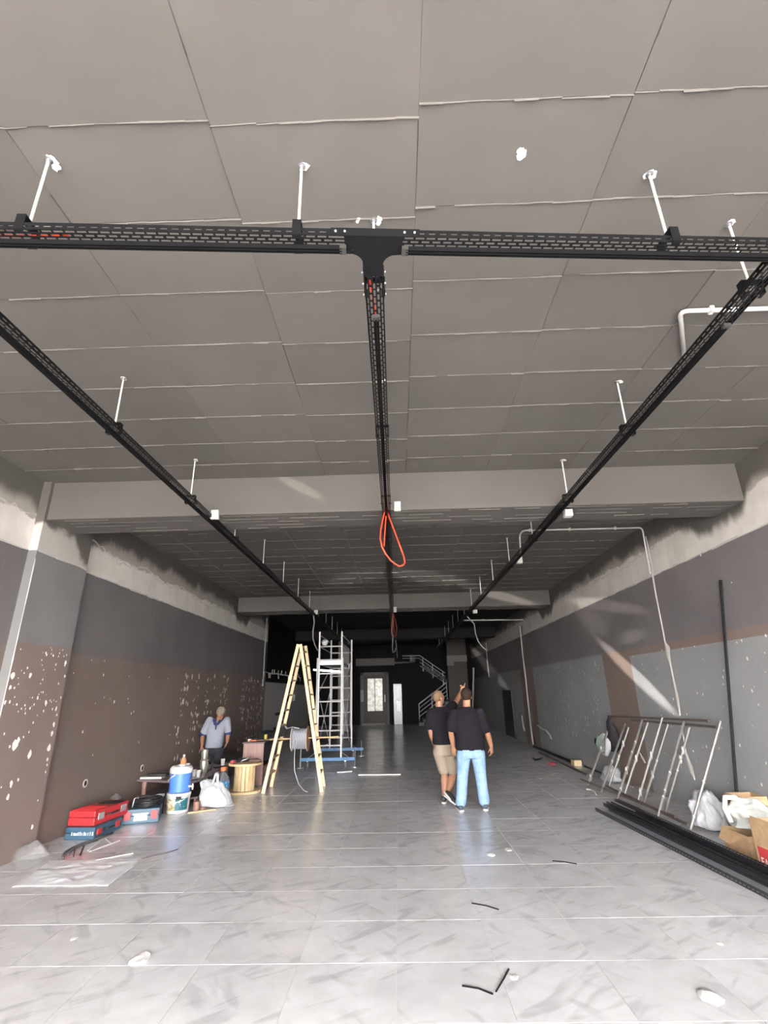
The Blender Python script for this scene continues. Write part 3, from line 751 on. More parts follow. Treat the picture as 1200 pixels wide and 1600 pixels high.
single('wall_conduit', 'thin grey conduit down the right wall beyond the open chase', 'conduit', MB().tube([WX(759, 1004, XR - .02), WX(761, 1030, XR - .02), WX(764, 1058, XR - .02)], .025, 6), greyw)
# ================================================================== LADDER, REEL, SCAFFOLD
LW = wood('ladder_wood', (.62, .47, .27), (.76, .62, .40), 'z', 5)
LWD = wood('rung_wood', (.40, .29, .16), (.52, .39, .23), 'y', 5)
lad = thing('ladder', 'tall wooden folding ladder standing open beside the scaffold tower', 'ladder', (-2.03, 10.8, 0))
halves = [((-2.565, 10.44, 0), (-2.045, 10.62, 2.70), (-2.585, 11.16, 0), (-2.03, 10.98, 2.70)),
          ((-1.475, 10.50, 0), (-1.995, 10.62, 2.70), (-1.52, 11.12, 0), (-1.955, 10.98, 2.70))]
for fa, fb, ba, bb in halves:
    fa, fb, ba, bb = map(Vector, (fa, fb, ba, bb)); nx = 1 if fa.x < -2 else -1
    for a, b in ((fa, fb), (ba, bb)): part(lad, 'rail', MB().bar(a, b, .03, .062, up=(1, 0, 0)), LW)
    for k in range(9):
        t = (.30 + .283 * k) / 2.7; a = fa.lerp(fb, t); b = ba.lerp(bb, t)
        part(lad, 'rung', MB().bar(a, b, .05, .028, up=(nx * .2, 0, 1), ext=.005), LWD)
part(lad, 'hinge_bolt', MB().tube([(-2.02, 10.59, 2.60), (-2.0, 11.01, 2.60)], .008, 6), steel_b)
single('cloth_bundle', 'black cloth bundle draped over the back rail of the wooden ladder', 'cloth', MB().loft([((-2.44, 11.12, 1.22), (.05, 0, 0), (0, .05, 0)), ((-2.44, 11.11, 1.15), (.085, 0, 0), (0, .07, 0)), ((-2.42, 11.10, 1.05), (.11, 0, 0), (0, .075, 0)), ((-2.40, 11.1, .97), (.085, 0, 0), (0, .06, 0)), ((-2.41, 11.1, .92), (.04, 0, 0), (0, .04, 0))], 12), simple('black_cloth', (.014, .013, .014), .9), (-2.42, 11.1, 1), smooth=True)
AZ, AY = .895, 10.82
single('axle_stick', 'round wooden stick laid through the cable reel across the ladder rungs', 'stick', MB().tube([(-2.58, AY, AZ - .005), (-1.20, AY, AZ + .02)], .016, 8), LWD)
reel = thing('cable_reel', 'cable reel of grey cable hung on a stick inside the wooden ladder', 'cable reel', (-1.98, AY, AZ))
FLG = simple('reel_flange', (.40, .25, .16), .7)
part(reel, 'flange', MB().lathe([(.03, -2.13), (.225, -2.13), (.225, -2.115), (.03, -2.115)], (0, AY, AZ), 32, 'x'), simple('reel_flange_pale', (.45, .40, .36), .7))
part(reel, 'flange', MB().lathe([(.03, -1.825), (.23, -1.825), (.23, -1.808), (.03, -1.808)], (0, AY, AZ), 32, 'x'), FLG)
rc = simple('grey_cable', (.36, .37, .41), .5, 0, .06)
wm = MB()
for k in range(17): wm.lathe([(.17, -2.113 + k * .017), (.185, -2.109 + k * .017), (.190, -2.1045 + k * .017), (.185, -2.100 + k * .017), (.17, -2.096 + k * .017)], (0, AY, AZ), 28, 'x')
part(reel, 'wound_cable', wm, rc, smooth=True)
part(reel, 'loose_end', MB().tube([(-2.03, AY - .19, AZ - .02), (-2.035, AY - .2, AZ - .3), (-2.02, AY - .22, .35), (-1.93, AY - .22, .12), (-1.80, AY - .30, .02), (-1.74, AY - .33, .012)], .009, 7), rc, smooth=True)
part(reel, 'feed_cable', MB().tube([(-2.0, AY, AZ + .19), (-2.15, AY + .05, AZ + .21), (-2.28, AY + .1, AZ + .18), (-2.32, AY + .12, AZ + .23), (-2.26, AY + .11, AZ + .20)], .009, 6), rc, smooth=True)
# scaffold tower
blue = simple('blue_steel', (.055, .16, .34), .45, 0, .2)
sc = thing('scaffold_tower', 'aluminium scaffold tower on blue wheeled base bars', 'scaffold', (-1.78, 14.85, 0))
FY, BY, SL, SR = 13.75, 16.05, -2.07, -1.47
for y in (FY, BY):
    part(sc, 'base_bar', MB().bar((-2.48, y, .19), (-1.12 if y == FY else -1.06, y, .19), .05, .075), blue)
    for x in (-2.48, -1.12): 
        if y == BY and x < -2: continue
        j = part(sc, 'screw_jack', MB().tube([(x, y - .01, .02), (x, y - .01, .42)], .017, 8), galv); part(j, 'jack_plate', MB().lathe([(.085, 0), (.085, .012), (.02, .025)], (x, y - .01, .002), 14), galv)
    for x in (-2.30, -1.36):
        f = part(sc, 'caster', MB().box((x - .02, y - .05, .09), (x + .02, y + .02, .155)).lathe([(.018, .10), (.018, .165)], (x, y, 0), 8), galv)
        part(f, 'wheel', MB().lathe([(.062, -.018), (.07, -.01), (.07, .01), (.062, .018)], (x, y - .07, .0715), 18, 'x' ), simple('tyre_grey', (.10, .10, .10), .6))
        part(f, 'hub', MB().lathe([(.048, -.022), (.048, .022)], (x, y - .07, .0715), 14, 'x'), zinc)
    for a in (-1, 1): part(sc, 'diagonal_brace', MB().tube([(-1.78 + a * .55, y, .2), (-1.78 + a * .3, y, .36)], .014, 6), galv)
def frame(y, z0, z1, xl, xr, r=.025):
    f = None
    for x in (xl, xr):
        o = part(sc, 'stile', MB().tube([(x, y, z0), (x, y, z1)], r, 10), alu)
    z = z0 + .3
    while z < z1 - .05: part(sc, 'rung', MB().tube([(xl, y, z), (xr, y, z)], .019, 8), alu); z += .345
frame(FY, .20, 3.30, SL, SR); frame(BY, .20, 3.30, SL + .02, SR + .06)
for y, dx in ((FY, -.05), (BY, .05)):
    for x in (SL, SR + (.06 if y == BY else .0)):
        part(sc, 'extension_stile', MB().tube([(x + (dx if x == SL else -dx * .6), y + .02, .75), (x + (dx if x == SL else -dx * .6), y + .02, 2.62)], .022, 8), alu)
for x in (SL, SR):
    for a, b in (((x, FY, .40), (x, BY, 1.75)), ((x, BY, .40), (x, FY, 1.75)), ((x, FY, 1.75), (x, BY, 2.45))): part(sc, 'diagonal_brace', MB().tube([a, b], .013, 6), alu)
for x in (SL, SR):
    for z in (2.92, 3.22): part(sc, 'guard_rail', MB().tube([(x, FY, z), (x, BY, z)], .016, 8), alu)
pf = part(sc, 'platform', MB().box((SL + .06, FY + .02, 2.47), (SR - .02, BY - .04, 2.53)), simple('platform_alu', (.30, .295, .29), .5, .3))
for x in (SL + .06, SR - .04): part(pf, 'platform_edge', MB().box((x - .015, FY, 2.44), (x + .015, BY, 2.56)), alu)
for y in (FY - .02, BY): part(pf, 'platform_edge', MB().box((SL + .03, y - .015, 2.44), (SR - .01, y + .015, 2.55)), alu)
part(sc, 'bracket', MB().bar((SL - .2, FY + .3, 2.34), (SL + .55, FY + .4, 2.28), .04, .05), galv)
single('work_light', 'white work lamp clamped to the top of the scaffold tower', 'lamp', MB().lathe([(.02, 0), (.07, .03), (.10, .12), (.05, .17)], (SL + .13, FY + .08, 2.93), 14), simple('lampgrey', (.45, .45, .46), .4), (SL + .13, FY + .08, 2.93), smooth=True)
# ================================================================== LUMPY CLOTH AND BAGS
def lump(c, r, seed=0, amp=.25, f=2.2, flat=True, sub=4, skew=(0, 0)):
    bm = bmesh.new(); bmesh.ops.create_icosphere(bm, subdivisions=sub, radius=1); c = Vector(c); o = Vector((seed * 3.7, seed * 1.3, -seed))
    for v in bm.verts:
        p = v.co.copy(); n1 = noise.noise(p * f + o); rdg = 1 - abs(noise.noise(p * f * 1.7 + o * 2)) * 2; n3 = 1 - abs(noise.noise(p * f * 3.6 - o)) * 2; n4 = 1 - abs(noise.noise(p * f * 6.5 + o)) * 2
        k = 1 + amp * (n1 * .9 + rdg * .35 + n3 * .22 + n4 * .14) - amp * .25
        q = Vector((p.x * r[0] * k, p.y * r[1] * k, p.z * r[2] * k)); q.x += skew[0] * q.z; q.y += skew[1] * q.z
        if flat and q.z < 0: q.z *= .12; 
        v.co = q
    zmin = min(v.co.z for v in bm.verts)
    for v in bm.verts: v.co = v.co + c + Vector((0, 0, -zmin if flat else 0))
    m = MB(); return m.bm(bm)
def plastic(name, c, tr=.3, rough=.3):
    M = Mat(name, rough); M.pos(True); n = M.noise(M.P, 14, 4, .6, 1); M.col(M.mul(c, .85 + n * .3)); M.bump(n, .4, .01)
    M.b.inputs['Transmission Weight'].default_value = tr; M.b.inputs['IOR'].default_value = 1.1; return M.m
bagw = plastic('bag_white', (.56, .565, .59), .12, .35); bagclear = plastic('bag_clear', (.5, .5, .5), .2, .15); bagclear.node_tree.nodes['Principled BSDF'].inputs['Alpha'].default_value = .25
def sheet(corners, n=40, h=.02, seed=0, thick=.004, edge=.0):
    a, b, c, d = map(Vector, corners); m = MB(); top = []
    for i in range(n + 1):
        for j in range(n + 1):
            u, v = i / n, j / n; p = a.lerp(b, u).lerp(d.lerp(c, u), v); q = Vector((p.x * 3, p.y * 3, seed))
            e = min(u, 1 - u, v, 1 - v); k = min(1, e * 6)
            z = abs(noise.noise(q * 1.4)) * .7 + (1 - abs(noise.noise(q * 2.1 + Vector((4, 1, 0)))) * 2.5) * .6 + (1 - abs(noise.noise(q * 5.1 + Vector((4, 1, 0)))) * 2) * .2
            p = p + Vector((noise.noise(q * 2) * .03, noise.noise(q * 2 + Vector((9, 0, 0))) * .03, max(0, z) * h * (.25 + .75 * k) + thick)); top.append(p)
    N = n + 1; fs = [(i * N + j, i * N + j + 1, (i + 1) * N + j + 1, (i + 1) * N + j) for i in range(n) for j in range(n)]
    bot = [Vector((p.x, p.y, max(.0005, p.z - thick))) for p in top]; K = N * N
    fs += [tuple(K + q for q in f[::-1]) for f in fs]
    ring = [i * N for i in range(N)] + [n * N + j for j in range(1, N)] + [i * N + n for i in range(n - 1, -1, -1)] + [j for j in range(n - 1, 0, -1)]
    fs += [(ring[i], ring[(i + 1) % len(ring)], K + ring[(i + 1) % len(ring)], K + ring[i]) for i in range(len(ring))]
    return m.add(top + bot, fs)
# ================================================================== LEFT SIDE THINGS
TBL = wood('table_board', (.120, .088, .095), (.175, .135, .145), 'y', 3, .4)
RED = wood('red_board', (.24, .125, .105), (.32, .175, .150), 'z', 3, .5)
TZt = .40
tb = thing('low_table', 'low brown two-tier table along the left wall carrying cups and a thermos', 'table', (-4.0, 10.3, 0))
ed = [(XL + .015, 9.52), (-3.95, 9.33), (-3.52, 9.22), (-3.42, 9.30), (-3.40, 9.7), (-3.52, 11.3), (XL + .015, 11.5)]
part(tb, 'table_top', MB().prism(ed, TZt - .03, TZt), TBL)
part(tb, 'lower_shelf', MB().prism([(XL + .03, 9.55), (-3.50, 9.30), (-3.40, 9.38), (-3.44, 11.1), (XL + .03, 11.3)], .12, .15), TBL)
for x0, y0, x1, y1 in ((XL + .03, 9.56, -3.52, 9.36), (XL + .03, 11.2, -3.5, 11.0)): part(tb, 'plinth', MB().bar((x0, y0, .07), (x1, y1, .07), .03, .10), RED)
part(tb, 'plinth', MB().bar((-3.45, 9.4, .085), (-3.47, 11.0, .085), .03, .07), RED)
for x, y in ((XL + .10, 9.66), (-3.62, 9.55), (-3.62, 11.0), (XL + .1, 11.3)): part(tb, 'leg', MB().loft([((x, y, .0), (.028, 0, 0), (0, .028, 0)), ((x, y, TZt - .03), (.045, 0, 0), (0, .045, 0))], 8), RED)
single('plank', 'dusty grey plank lying along the left wall behind the table', 'plank', MB().box((XL + .02, 12.5, 0), (-3.9, 14.6, .30)), wood('old_plank', (.16, .14, .13), (.24, .22, .20), 'y', 3, .7))
# cooler and bucket
cx, cy = -3.56, 8.98
bk = thing('paint_bucket', 'white paint bucket with a green printed label under the blue cooler', 'bucket', (cx, cy, 0))
part(bk, 'body', MB().lathe([(.150, 0), (.165, .01), (.178, .25), (.184, .25), (.184, .285), (.15, .288)], (cx, cy, 0), 32), white_p, auto=.6)
def wrapped(c, r0, r1, z0, z1, a0, a1, n=14, t=.002):
    vs = []
    for k in range(n + 1):
        a = a0 + (a1 - a0) * k / n
        for r, z in ((r0 + t, z0), (r1 + t, z1)): vs.append((c[0] + r * math.cos(a), c[1] + r * math.sin(a), z))
    return MB().add(vs, [(2 * k, 2 * k + 2, 2 * k + 3, 2 * k + 1) for k in range(n)])
M = Mat('paint_label', .4); x, y, z = M.pos(); n = M.noise(M.P, 18, 3)
M.col(M.mix(x.gt(cx + .02), M.mix(n.ss(.4, .6), (.30, .26, .10), (.72, .60, .52)), M.mix((n * 1.0).ss(.60, .66), (.015, .10, .13), (.6, .65, .66)))); LBL = M.m
part(bk, 'label', wrapped((cx, cy), .168, .176, .05, .215, -2.6, -.25), LBL)
part(bk, 'handle', MB().tube([(cx - .17, cy - .08, .24), (cx - .09, cy - .17, .185), (cx + .02, cy - .2, .165), (cx + .12, cy - .15, .19), (cx + .172, cy - .06, .24)], .007, 6), white_p, smooth=True)
part(bk, 'handle_boss', MB().box((cx + .03, cy - .186, .205), (cx + .11, cy - .165, .25)), black_p)
co = thing('drink_cooler', 'blue drink cooler with white lid and spigot on top of the bucket', 'drink cooler', (cx, cy, .288))
part(co, 'body', MB().lathe([(.150, .290), (.160, .30), (.165, .57), (.158, .58)], (cx, cy, 0), 32), simple('cooler_blue', (.075, .20, .62), .35, 0, .05), auto=.6)
part(co, 'lid', MB().lathe([(.168, .565), (.174, .575), (.174, .635), (.15, .665), (.12, .668), (.11, .65), (.02, .65)], (cx, cy, 0), 32), white_p, auto=.6)
part(co, 'lid_knob', MB().lathe([(.06, .65), (.055, .685), (.03, .69)], (cx, cy, 0), 16), white_p, auto=.6)
part(co, 'handle', MB().tube([(cx - .168, cy - .03, .44), (cx - .145, cy - .12, .47), (cx - .07, cy - .175, .53), (cx - .02, cy - .19, .555)], .011, 8), white_p, smooth=True)
sp = part(co, 'spigot', MB().tube([(cx + .155, cy - .03, .37), (cx + .235, cy - .045, .37)], .016, 8), white_p)
part(sp, 'tap', MB().tube([(cx + .225, cy - .045, .41), (cx + .225, cy - .045, .325)], .013, 8), white_p)
c2 = thing('tall_box', 'narrow upright pale box with dark edges against the paint bucket', 'box', (-3.80, 8.86, 0))
part(c2, 'body', MB().cbox((-3.86, 8.80, 0), (-3.75, 8.9, .25), .006), black_p); part(c2, 'front_panel', MB().box((-3.845, 8.795, .02), (-3.775, 8.80, .235)), simple('pale_grey', (.62, .60, .62), .5)); part(c2, 'cap', MB().cbox((-3.855, 8.805, .25), (-3.755, 8.895, .285), .006), white_p)
single('tin', 'reddish tin with dusty jar lid under the low table beside the bucket', 'tin', MB().lathe([(.05, .0), (.052, .01), (.052, .12), (.045, .13)], (-3.30, 9.10, .002), 16).lathe([(.05, 0), (.05, .04), (.02, .045)], (-3.20, 9.12, .002), 14), simple('rust_tin', (.30, .17, .13), .5, .3), (-3.3, 9.1, 0), auto=.6)
single('stick', 'thin wooden stick on the floor between the bucket and the plastic bag', 'stick', MB().bar((-3.34, 8.86, .012), (-2.98, 9.10, .012), .02, .018), LWD)
# table top things
st = simple('polished_steel', (.42, .40, .35), .25, .7, .05)
th = thing('thermos', 'tall steel thermos jug with a black handle on the low table', 'thermos', (-3.62, 10.15, TZt))
part(th, 'body', MB().lathe([(.085, 0), (.09, .01), (.09, .20), (.083, .22), (.062, .24)], (-3.62, 10.15, TZt), 24), st, auto=.5)
part(th, 'cup_lid', MB().lathe([(.064, .24), (.066, .25), (.066, .385), (.055, .40)], (-3.62, 10.15, TZt), 24), st, auto=.5)
part(th, 'handle', MB().tube([(-3.54, 10.13, TZt + .19), (-3.47, 10.10, TZt + .20), (-3.44, 10.09, TZt + .14), (-3.46, 10.10, TZt + .06), (-3.53, 10.13, TZt + .04)], .013, 8), black_p, smooth=True)
cupm = None
for lab, x, y in (('white paper cup at the front edge of the table, left one of a pair', -3.60, 9.66), ('white paper cup at the front edge of the table, right one of a pair', -3.50, 9.58), ('white paper cup alone at the far right corner of the table', -3.60, 11.18), ('white paper cup behind the cooler beside the orange bottle', -4.07, 10.55)):
    if cupm is None: cupm = MB().lathe([(.030, 0), (.042, .115), (.044, .115), (.044, .12), (.039, .12), (.028, .006)], (0, 0, 0), 20).mesh('paper_cup', (0, 0, 0), white_p); set_auto(cupm, .6)
    o = bpy.data.objects.new('paper_cup', cupm); COL.objects.link(o); o.location = (x, y, TZt); tag(o, lab, 'cup', 'white paper cups on the low table')
bo = thing('drink_bottle', 'orange labelled drink bottle with white cap on the low table', 'bottle', (-4.16, 10.55, TZt))
part(bo, 'body', MB().lathe([(.05, 0), (.055, .01), (.055, .05)], (-4.16, 10.55, TZt), 18).lathe([(.055, .17), (.045, .20), (.02, .235)], (-4.16, 10.55, TZt), 18), simple('bottle_amber', (.55, .32, .2), .2), auto=.6)
part(bo, 'label', MB().lathe([(.056, .05), (.056, .17)], (-4.16, 10.55, TZt), 18), simple('label_orange', (.72, .25, .08), .5)); part(bo, 'cap', MB().lathe([(.024, .235), (.024, .275)], (-4.16, 10.55, TZt), 12), white_p)
single('paper_stack', 'white papers lying on the near wall end of the low table', 'paper', MB().cbox((-4.5, 9.55, TZt), (-4.12, 9.69, TZt + .03), .004), white_p, (-4.3, 9.6, TZt))
single('black_case', 'black flat tool case lying on the white papers', 'case', MB().cbox((-4.42, 9.62, TZt + .03), (-4.08, 9.76, TZt + .07), .01), black_p, (-4.25, 9.7, TZt))
single('plate', 'grey oval tray at the front right edge of the low table', 'plate', MB().lathe([(.05, .0), (.15, .006), (.16, .018), (.15, .014), (.05, .006)], (-3.60, 9.45, TZt), 28), simple('tray_grey', (.42, .40, .42), .3, .5), (-3.6, 9.45, TZt), auto=.7)
single('pliers', 'small bundle of black hand tools behind the thermos on the table', 'tools', MB().tube([(-3.6, 10.7, TZt + .012), (-3.5, 10.95, TZt + .012)], .011, 6).tube([(-3.66, 10.8, TZt + .012), (-3.5, 10.85, TZt + .02), (-3.45, 10.9, TZt + .012)], .01, 6), black_p, (-3.55, 10.85, TZt))
# plastic bag and water jug
bg2 = thing('plastic_bag', 'white plastic carrier bag with two loop handles on the floor by the table', 'bag', (-3.10, 9.35, 0))
part(bg2, 'body', lump((-3.08, 9.38, 0), (.25, .19, .34), 3, .22, 1.8, skew=(-.28, 0)), bagw, smooth=True)
def loop(pts, r, w_=1.0): return MB().tube(pts, r, 8)
part(bg2, 'handle', MB().loft([((-3.20 - k * .0 + a, 9.33, b), (.022, 0, .008), (0, .008, 0)) for k, (a, b) in enumerate([(.03, .27), (.06, .38), (.085, .47), (.10, .52), (.125, .47), (.13, .38), (.15, .27)])], 8), bagw, smooth=True)
part(bg2, 'handle', MB().loft([((-3.32 + a, 9.34, b), (.02, 0, .012), (0, .008, 0)) for a, b in [(.02, .24), (-.02, .33), (-.035, .37), (.0, .395), (.05, .385), (.09, .36), (.10, .27)]], 8), bagw, smooth=True)
jx, jy = -3.14, 9.82
jg = thing('water_jug', 'clear plastic water jug with orange cap and blue label', 'jug', (jx, jy, 0))
M = Mat('clear_pet', .08); M.col((.80, .82, .82)); M.b.inputs['Transmission Weight'].default_value = .85; M.b.inputs['IOR'].default_value = 1.12
part(jg, 'body', MB().lathe([(.10, 0), (.118, .02), (.118, .16), (.108, .18), (.118, .20), (.118, .31), (.10, .37), (.05, .44), (.032, .46), (.032, .48)], (jx, jy, 0), 28), M.m, auto=.8)
M = Mat('jug_label', .4); x, y, z = M.pos(); n = M.noise(M.P, 20, 2); M.col(M.mix(n.ss(.55, .6), (.03, .30, .62), (.75, .80, .85)))
part(jg, 'label', MB().lathe([(.1195, .20), (.1195, .31)], (jx, jy, 0), 28), M.m); part(jg, 'cap', MB().lathe([(.045, .475), (.048, .48), (.045, .535), (.02, .54)], (jx, jy, 0), 18), simple('cap_orange', (.72, .16, .05), .4), auto=.6)
# wooden drum table
dx, dyy = -2.98, 10.62
SPW = wood('drum_wood', (.50, .36, .19), (.66, .51, .30), 'z', 5)
dr = thing('cable_drum', 'empty wooden cable drum standing upright as a table beside the ladder', 'cable drum', (dx, dyy, 0))
part(dr, 'flange', MB().lathe([(.31, 0), (.315, .004), (.315, .035), (.31, .04)], (dx, dyy, 0), 40), SPW); part(dr, 'flange', MB().lathe([(.31, .47), (.315, .475), (.315, .505), (.31, .51)], (dx, dyy, 0), 40), SPW)
for k in range(18):
    a = 2 * PI * k / 18; r = .185; part(dr, 'stave', MB().bar((dx + r * math.cos(a), dyy + r * math.sin(a), .04), (dx + r * math.cos(a), dyy + r * math.sin(a), .47), .058, .018, up=(math.cos(a), math.sin(a), 0)), SPW)
ag = thing('angle_grinder', 'small power tool with pale guard lying on the wooden cable drum', 'power tool', (-3.02, 10.68, .51))
part(ag, 'body', MB().tube([(-3.16, 10.62, .545), (-3.0, 10.68, .55), (-2.93, 10.71, .555)], [.03, .034, .028], 10), black_p, smooth=True); part(ag, 'guard', MB().tube([(-3.05, 10.55, .53), (-3.0, 10.50, .56), (-2.93, 10.52, .58), (-2.90, 10.6, .60)], .012, 6), white_p, smooth=True)
single('cloth', 'crumpled brown cloth lying on the wooden cable drum', 'cloth', lump((-2.82, 10.72, .512), (.12, .10, .045), 5, .3, 2.5, sub=3), simple('brown_cloth', (.17, .10, .075), .9), (-2.82, 10.72, .51), smooth=True)
rt = thing('tape_measure', 'red and grey round tape lying at the left edge of the cable drum', 'tape', (-3.2, 10.52, .51))
part(rt, 'body', MB().lathe([(.03, 0), (.052, .006), (.052, .045), (.03, .05)], (-3.2, 10.52, .512), 14), simple('red_plastic', (.38, .03, .05), .4), auto=.6); part(rt, 'hub', MB().lathe([(.02, .05), (.02, .056)], (-3.2, 10.52, .512), 10), zinc)
# cabinet turned on its side panel
cb = thing('desk_unit', 'red-brown desk unit with an open side standing behind the cable drum', 'desk', (-3.05, 12.1, 0))
CBM = wood('desk_veneer', (.25, .145, .125), (.32, .195, .17), 'z', 2.5, .5)
part(cb, 'end_panel', MB().cbox((-3.27, 11.42, 0), (-2.84, 11.455, .77), .004), CBM); part(cb, 'end_panel', MB().box((-3.27, 12.9, 0), (-2.84, 12.94, .77)), CBM)
part(cb, 'top', MB().cbox((-3.29, 11.40, .77), (-2.82, 12.96, .80), .004), simple('desk_top', (.10, .065, .065), .45)); part(cb, 'back_panel', MB().box((-3.27, 11.455, 0), (-3.25, 12.9, .77)), CBM)
part(cb, 'modesty_panel', MB().box((-2.90, 11.455, .40), (-2.88, 12.9, .77)), simple('desk_dark', (.03, .02, .024), .5)); part(cb, 'shelf', MB().box((-3.25, 11.455, .30), (-2.86, 12.9, .325)), wood('shelf_wood', (.33, .17, .07), (.42, .23, .11), 'y', 3))
tbg = thing('tool_bag', 'black tool bag with a yellow tool on the desk unit', 'tool bag', (-3.0, 12.3, .80))
part(tbg, 'body', lump((-3.0, 12.4, .80), (.22, .3, .15), 8, .25, 1.6, sub=3), simple('black_canvas', (.012, .012, .014), .85), smooth=True); part(tbg, 'yellow_tool', MB().cbox((-3.0, 12.02, .80), (-2.94, 12.12, .90), .015), simple('tool_yellow', (.55, .40, .05), .4))
single('screwdriver', 'orange handled screwdriver at the front of the desk unit top', 'screwdriver', MB().tube([(-3.18, 11.5, .818), (-3.06, 11.56, .818)], .015, 8).tube([(-3.06, 11.56, .818), (-2.98, 11.6, .818)], .005, 6), simple('handle_orange', (.65, .17, .09), .4), (-3.1, 11.53, .8))
single('tape_roll', 'white roll of tape at the front left corner of the desk unit', 'tape', MB().lathe([(.022, 0), (.04, 0), (.04, .045), (.022, .045)], (-3.2, 11.62, .801), 18), white_p, (-3.2, 11.62, .8))
single('ruler', 'pale ruler lying beside the yellow tool on the desk unit', 'ruler', MB().bar((-3.1, 11.75, .806), (-2.86, 11.9, .806), .03, .006), white_p, (-3, 11.8, .8))
# tool cases
CBL = simple('case_blue', (.035, .085, .13), .45, 0, .1); CRD = simple('case_red', (.46, .025, .03), .4, 0, .1)
def oriented(c, rz, tilt=0): return Matrix.Translation(c) @ Matrix.Rotation(rz, 4, 'Z') @ Matrix.Rotation(tilt, 4, 'Y')
def tr(mb, M): mb.v = [M @ v for v in mb.v]; return mb
def case(name, lab, c, rz, sx, sy, sz, m, latch_m, ends):
    t = thing(name, lab, 'tool case', c, 'tool cases on the floor by the left wall'); Mx = oriented(c, rz); h = sz * .55
    part(t, 'base', tr(MB().cbox((-sx/2, -sy/2, 0), (sx/2, sy/2, h - .004), .015), Mx), m); part(t, 'lid', tr(MB().cbox((-sx/2, -sy/2, h), (sx/2, sy/2, sz), .015), Mx), m)
    for sg in (-1, 1):
        for face in ends:
            if face == 'y': part(t, 'latch', tr(MB().cbox((sg * sx * .36 - sx * .09, -sy/2 - .012, h - sz * .25), (sg * sx * .36 + sx * .09, -sy/2 + .004, h + sz * .3), .006), Mx), latch_m)
            else: part(t, 'latch', tr(MB().cbox((sx/2 - .004, sg * sy * .33 - sy * .08, h - sz * .22), (sx/2 + .012, sg * sy * .33 + sy * .08, h + sz * .25), .006), Mx), latch_m)
    return t, Mx
t, Mx = case('tool_case', 'blue tool case on the floor under the red case', (-4.17, 7.72, 0), -.06, .40, .62, .145, CBL, CRD, 'x')
mk = MB()
for k in range(11):
    x = -.11 + k * .028; mk.box((x, -.313, .055), (x + random.uniform(.008, .022), -.311, .055 + random.uniform(.02, .045)))
part(t, 'lettering', tr(mk, Mx), simple('print_white', (.55, .62, .68), .5), kind='stuff'); part(t, 'handle', tr(MB().tube([(.20, -.09, .08), (.235, -.07, .08), (.235, .07, .08), (.20, .09, .08)], .011, 8), Mx), black_p)
t, Mx = case('tool_case', 'bright red tool case lying on top of the blue one', (-4.20, 7.85, .146), -.1, .38, .74, .175, CRD, simple('latch_grey', (.3, .26, .26), .5), 'x')
part(t, 'handle', tr(MB().tube([(.19, -.1, .09), (.225, -.08, .09), (.225, .08, .09), (.19, .1, .09)], .012, 8), Mx), black_p)
mk = MB()
for k in range(6): mk.box((-.16, -.34 + k * .05, .174), (.16, -.325 + k * .05, .182))
part(t, 'lid_ribs', tr(mk, Mx), CRD)
part(t, 'black_insert', tr(MB().box((-.1, .08, .174), (.17, .28, .183)), Mx), black_p)
t, Mx = case('tool_case', 'dark blue tool case with two red latches below the black coil', (-3.87, 8.45, 0), .33, .50, .42, .19, CBL, CRD, 'y')
part(t, 'label_plate', tr(MB().box((-.09, -.213, .04), (.09, -.209, .11)), Mx), simple('plate_pale', (.42, .46, .60), .4)); part(t, 'handle', tr(MB().cbox((-.11, -.235, .118), (.11, -.205, .142), .006), Mx), simple('grey_plastic', (.45, .44, .44), .5))
cl_ = MB()
for k in range(9):
    R_ = .19 + random.uniform(-.025, .02); zz = .205 + k * .011; ph = random.random()
    cl_.tube([(-3.83 + R_ * math.cos(2 * PI * i / 26) + .01 * math.sin(3 * 2 * PI * i / 26 + ph), 8.50 + R_ * .9 * math.sin(2 * PI * i / 26), zz + .012 * math.sin(2 * 2 * PI * i / 26 + ph * 6)) for i in range(27)], .010, 6)
coil = thing('cable_coil', 'coil of black cable lying on the dark blue tool case', 'cable', (-3.83, 8.5, .19))
part(coil, 'windings', cl_, black_p, smooth=True); part(coil, 'tie', MB().tube([(-3.98, 8.33, .20), (-3.95, 8.30, .32), (-3.92, 8.36, .32), (-3.97, 8.42, .26)], .008, 6), white_p, smooth=True)
single('clear_bag', 'clear plastic bag slumped against the left wall behind the red tool case', 'bag', lump((-4.36, 8.55, 0), (.15, .2, .27), 11, .3, 2, sub=3), bagclear, (-4.38, 8.55, 0), smooth=True)
# floor clutter at the left
hs = [FL(x, y, .014) for x, y in [(176,1301),(160,1308),(145,1313),(128,1318),(112,1325),(102,1331),(98,1336),(99,1341)]]
single('hose', 'dark grey flexible hose curving over the floor behind the white sheet', 'hose', MB().tube(hs, .013, 8).tube([p + Vector((.05, .02, 0)) for p in hs[2:-1]], .011, 8), simple('hose_grey', (.12, .11, .11), .6), hs[0], smooth=True)
single('cord', 'thin brown cord on the floor running right from the white sheet', 'cord', MB().tube([FL(x, y, .006) for x, y in [(222,1342),(235,1338),(250,1335),(265,1331),(278,1327)]], .006, 6), simple('cord_brown', (.10, .07, .07), .7))
for i, (a, b, lab) in enumerate((((138,1329),(161,1311),'pale plastic strip on the floor, first of those near the tool cases'), ((165,1310),(173,1317),'short pale strip meeting a longer strip near the tool cases'), ((141,1330),(187,1313),'long pale strip lying flat below the short strip'), ((150,1344),(208,1333),'longest pale strip lying behind the white sheet'))):
    p, q = FL(*a, .006), FL(*b, .006); single('plastic_strip', lab, 'strip', MB().bar(p, q, .016, .009), white_p, p, 'pale plastic strips on the floor')
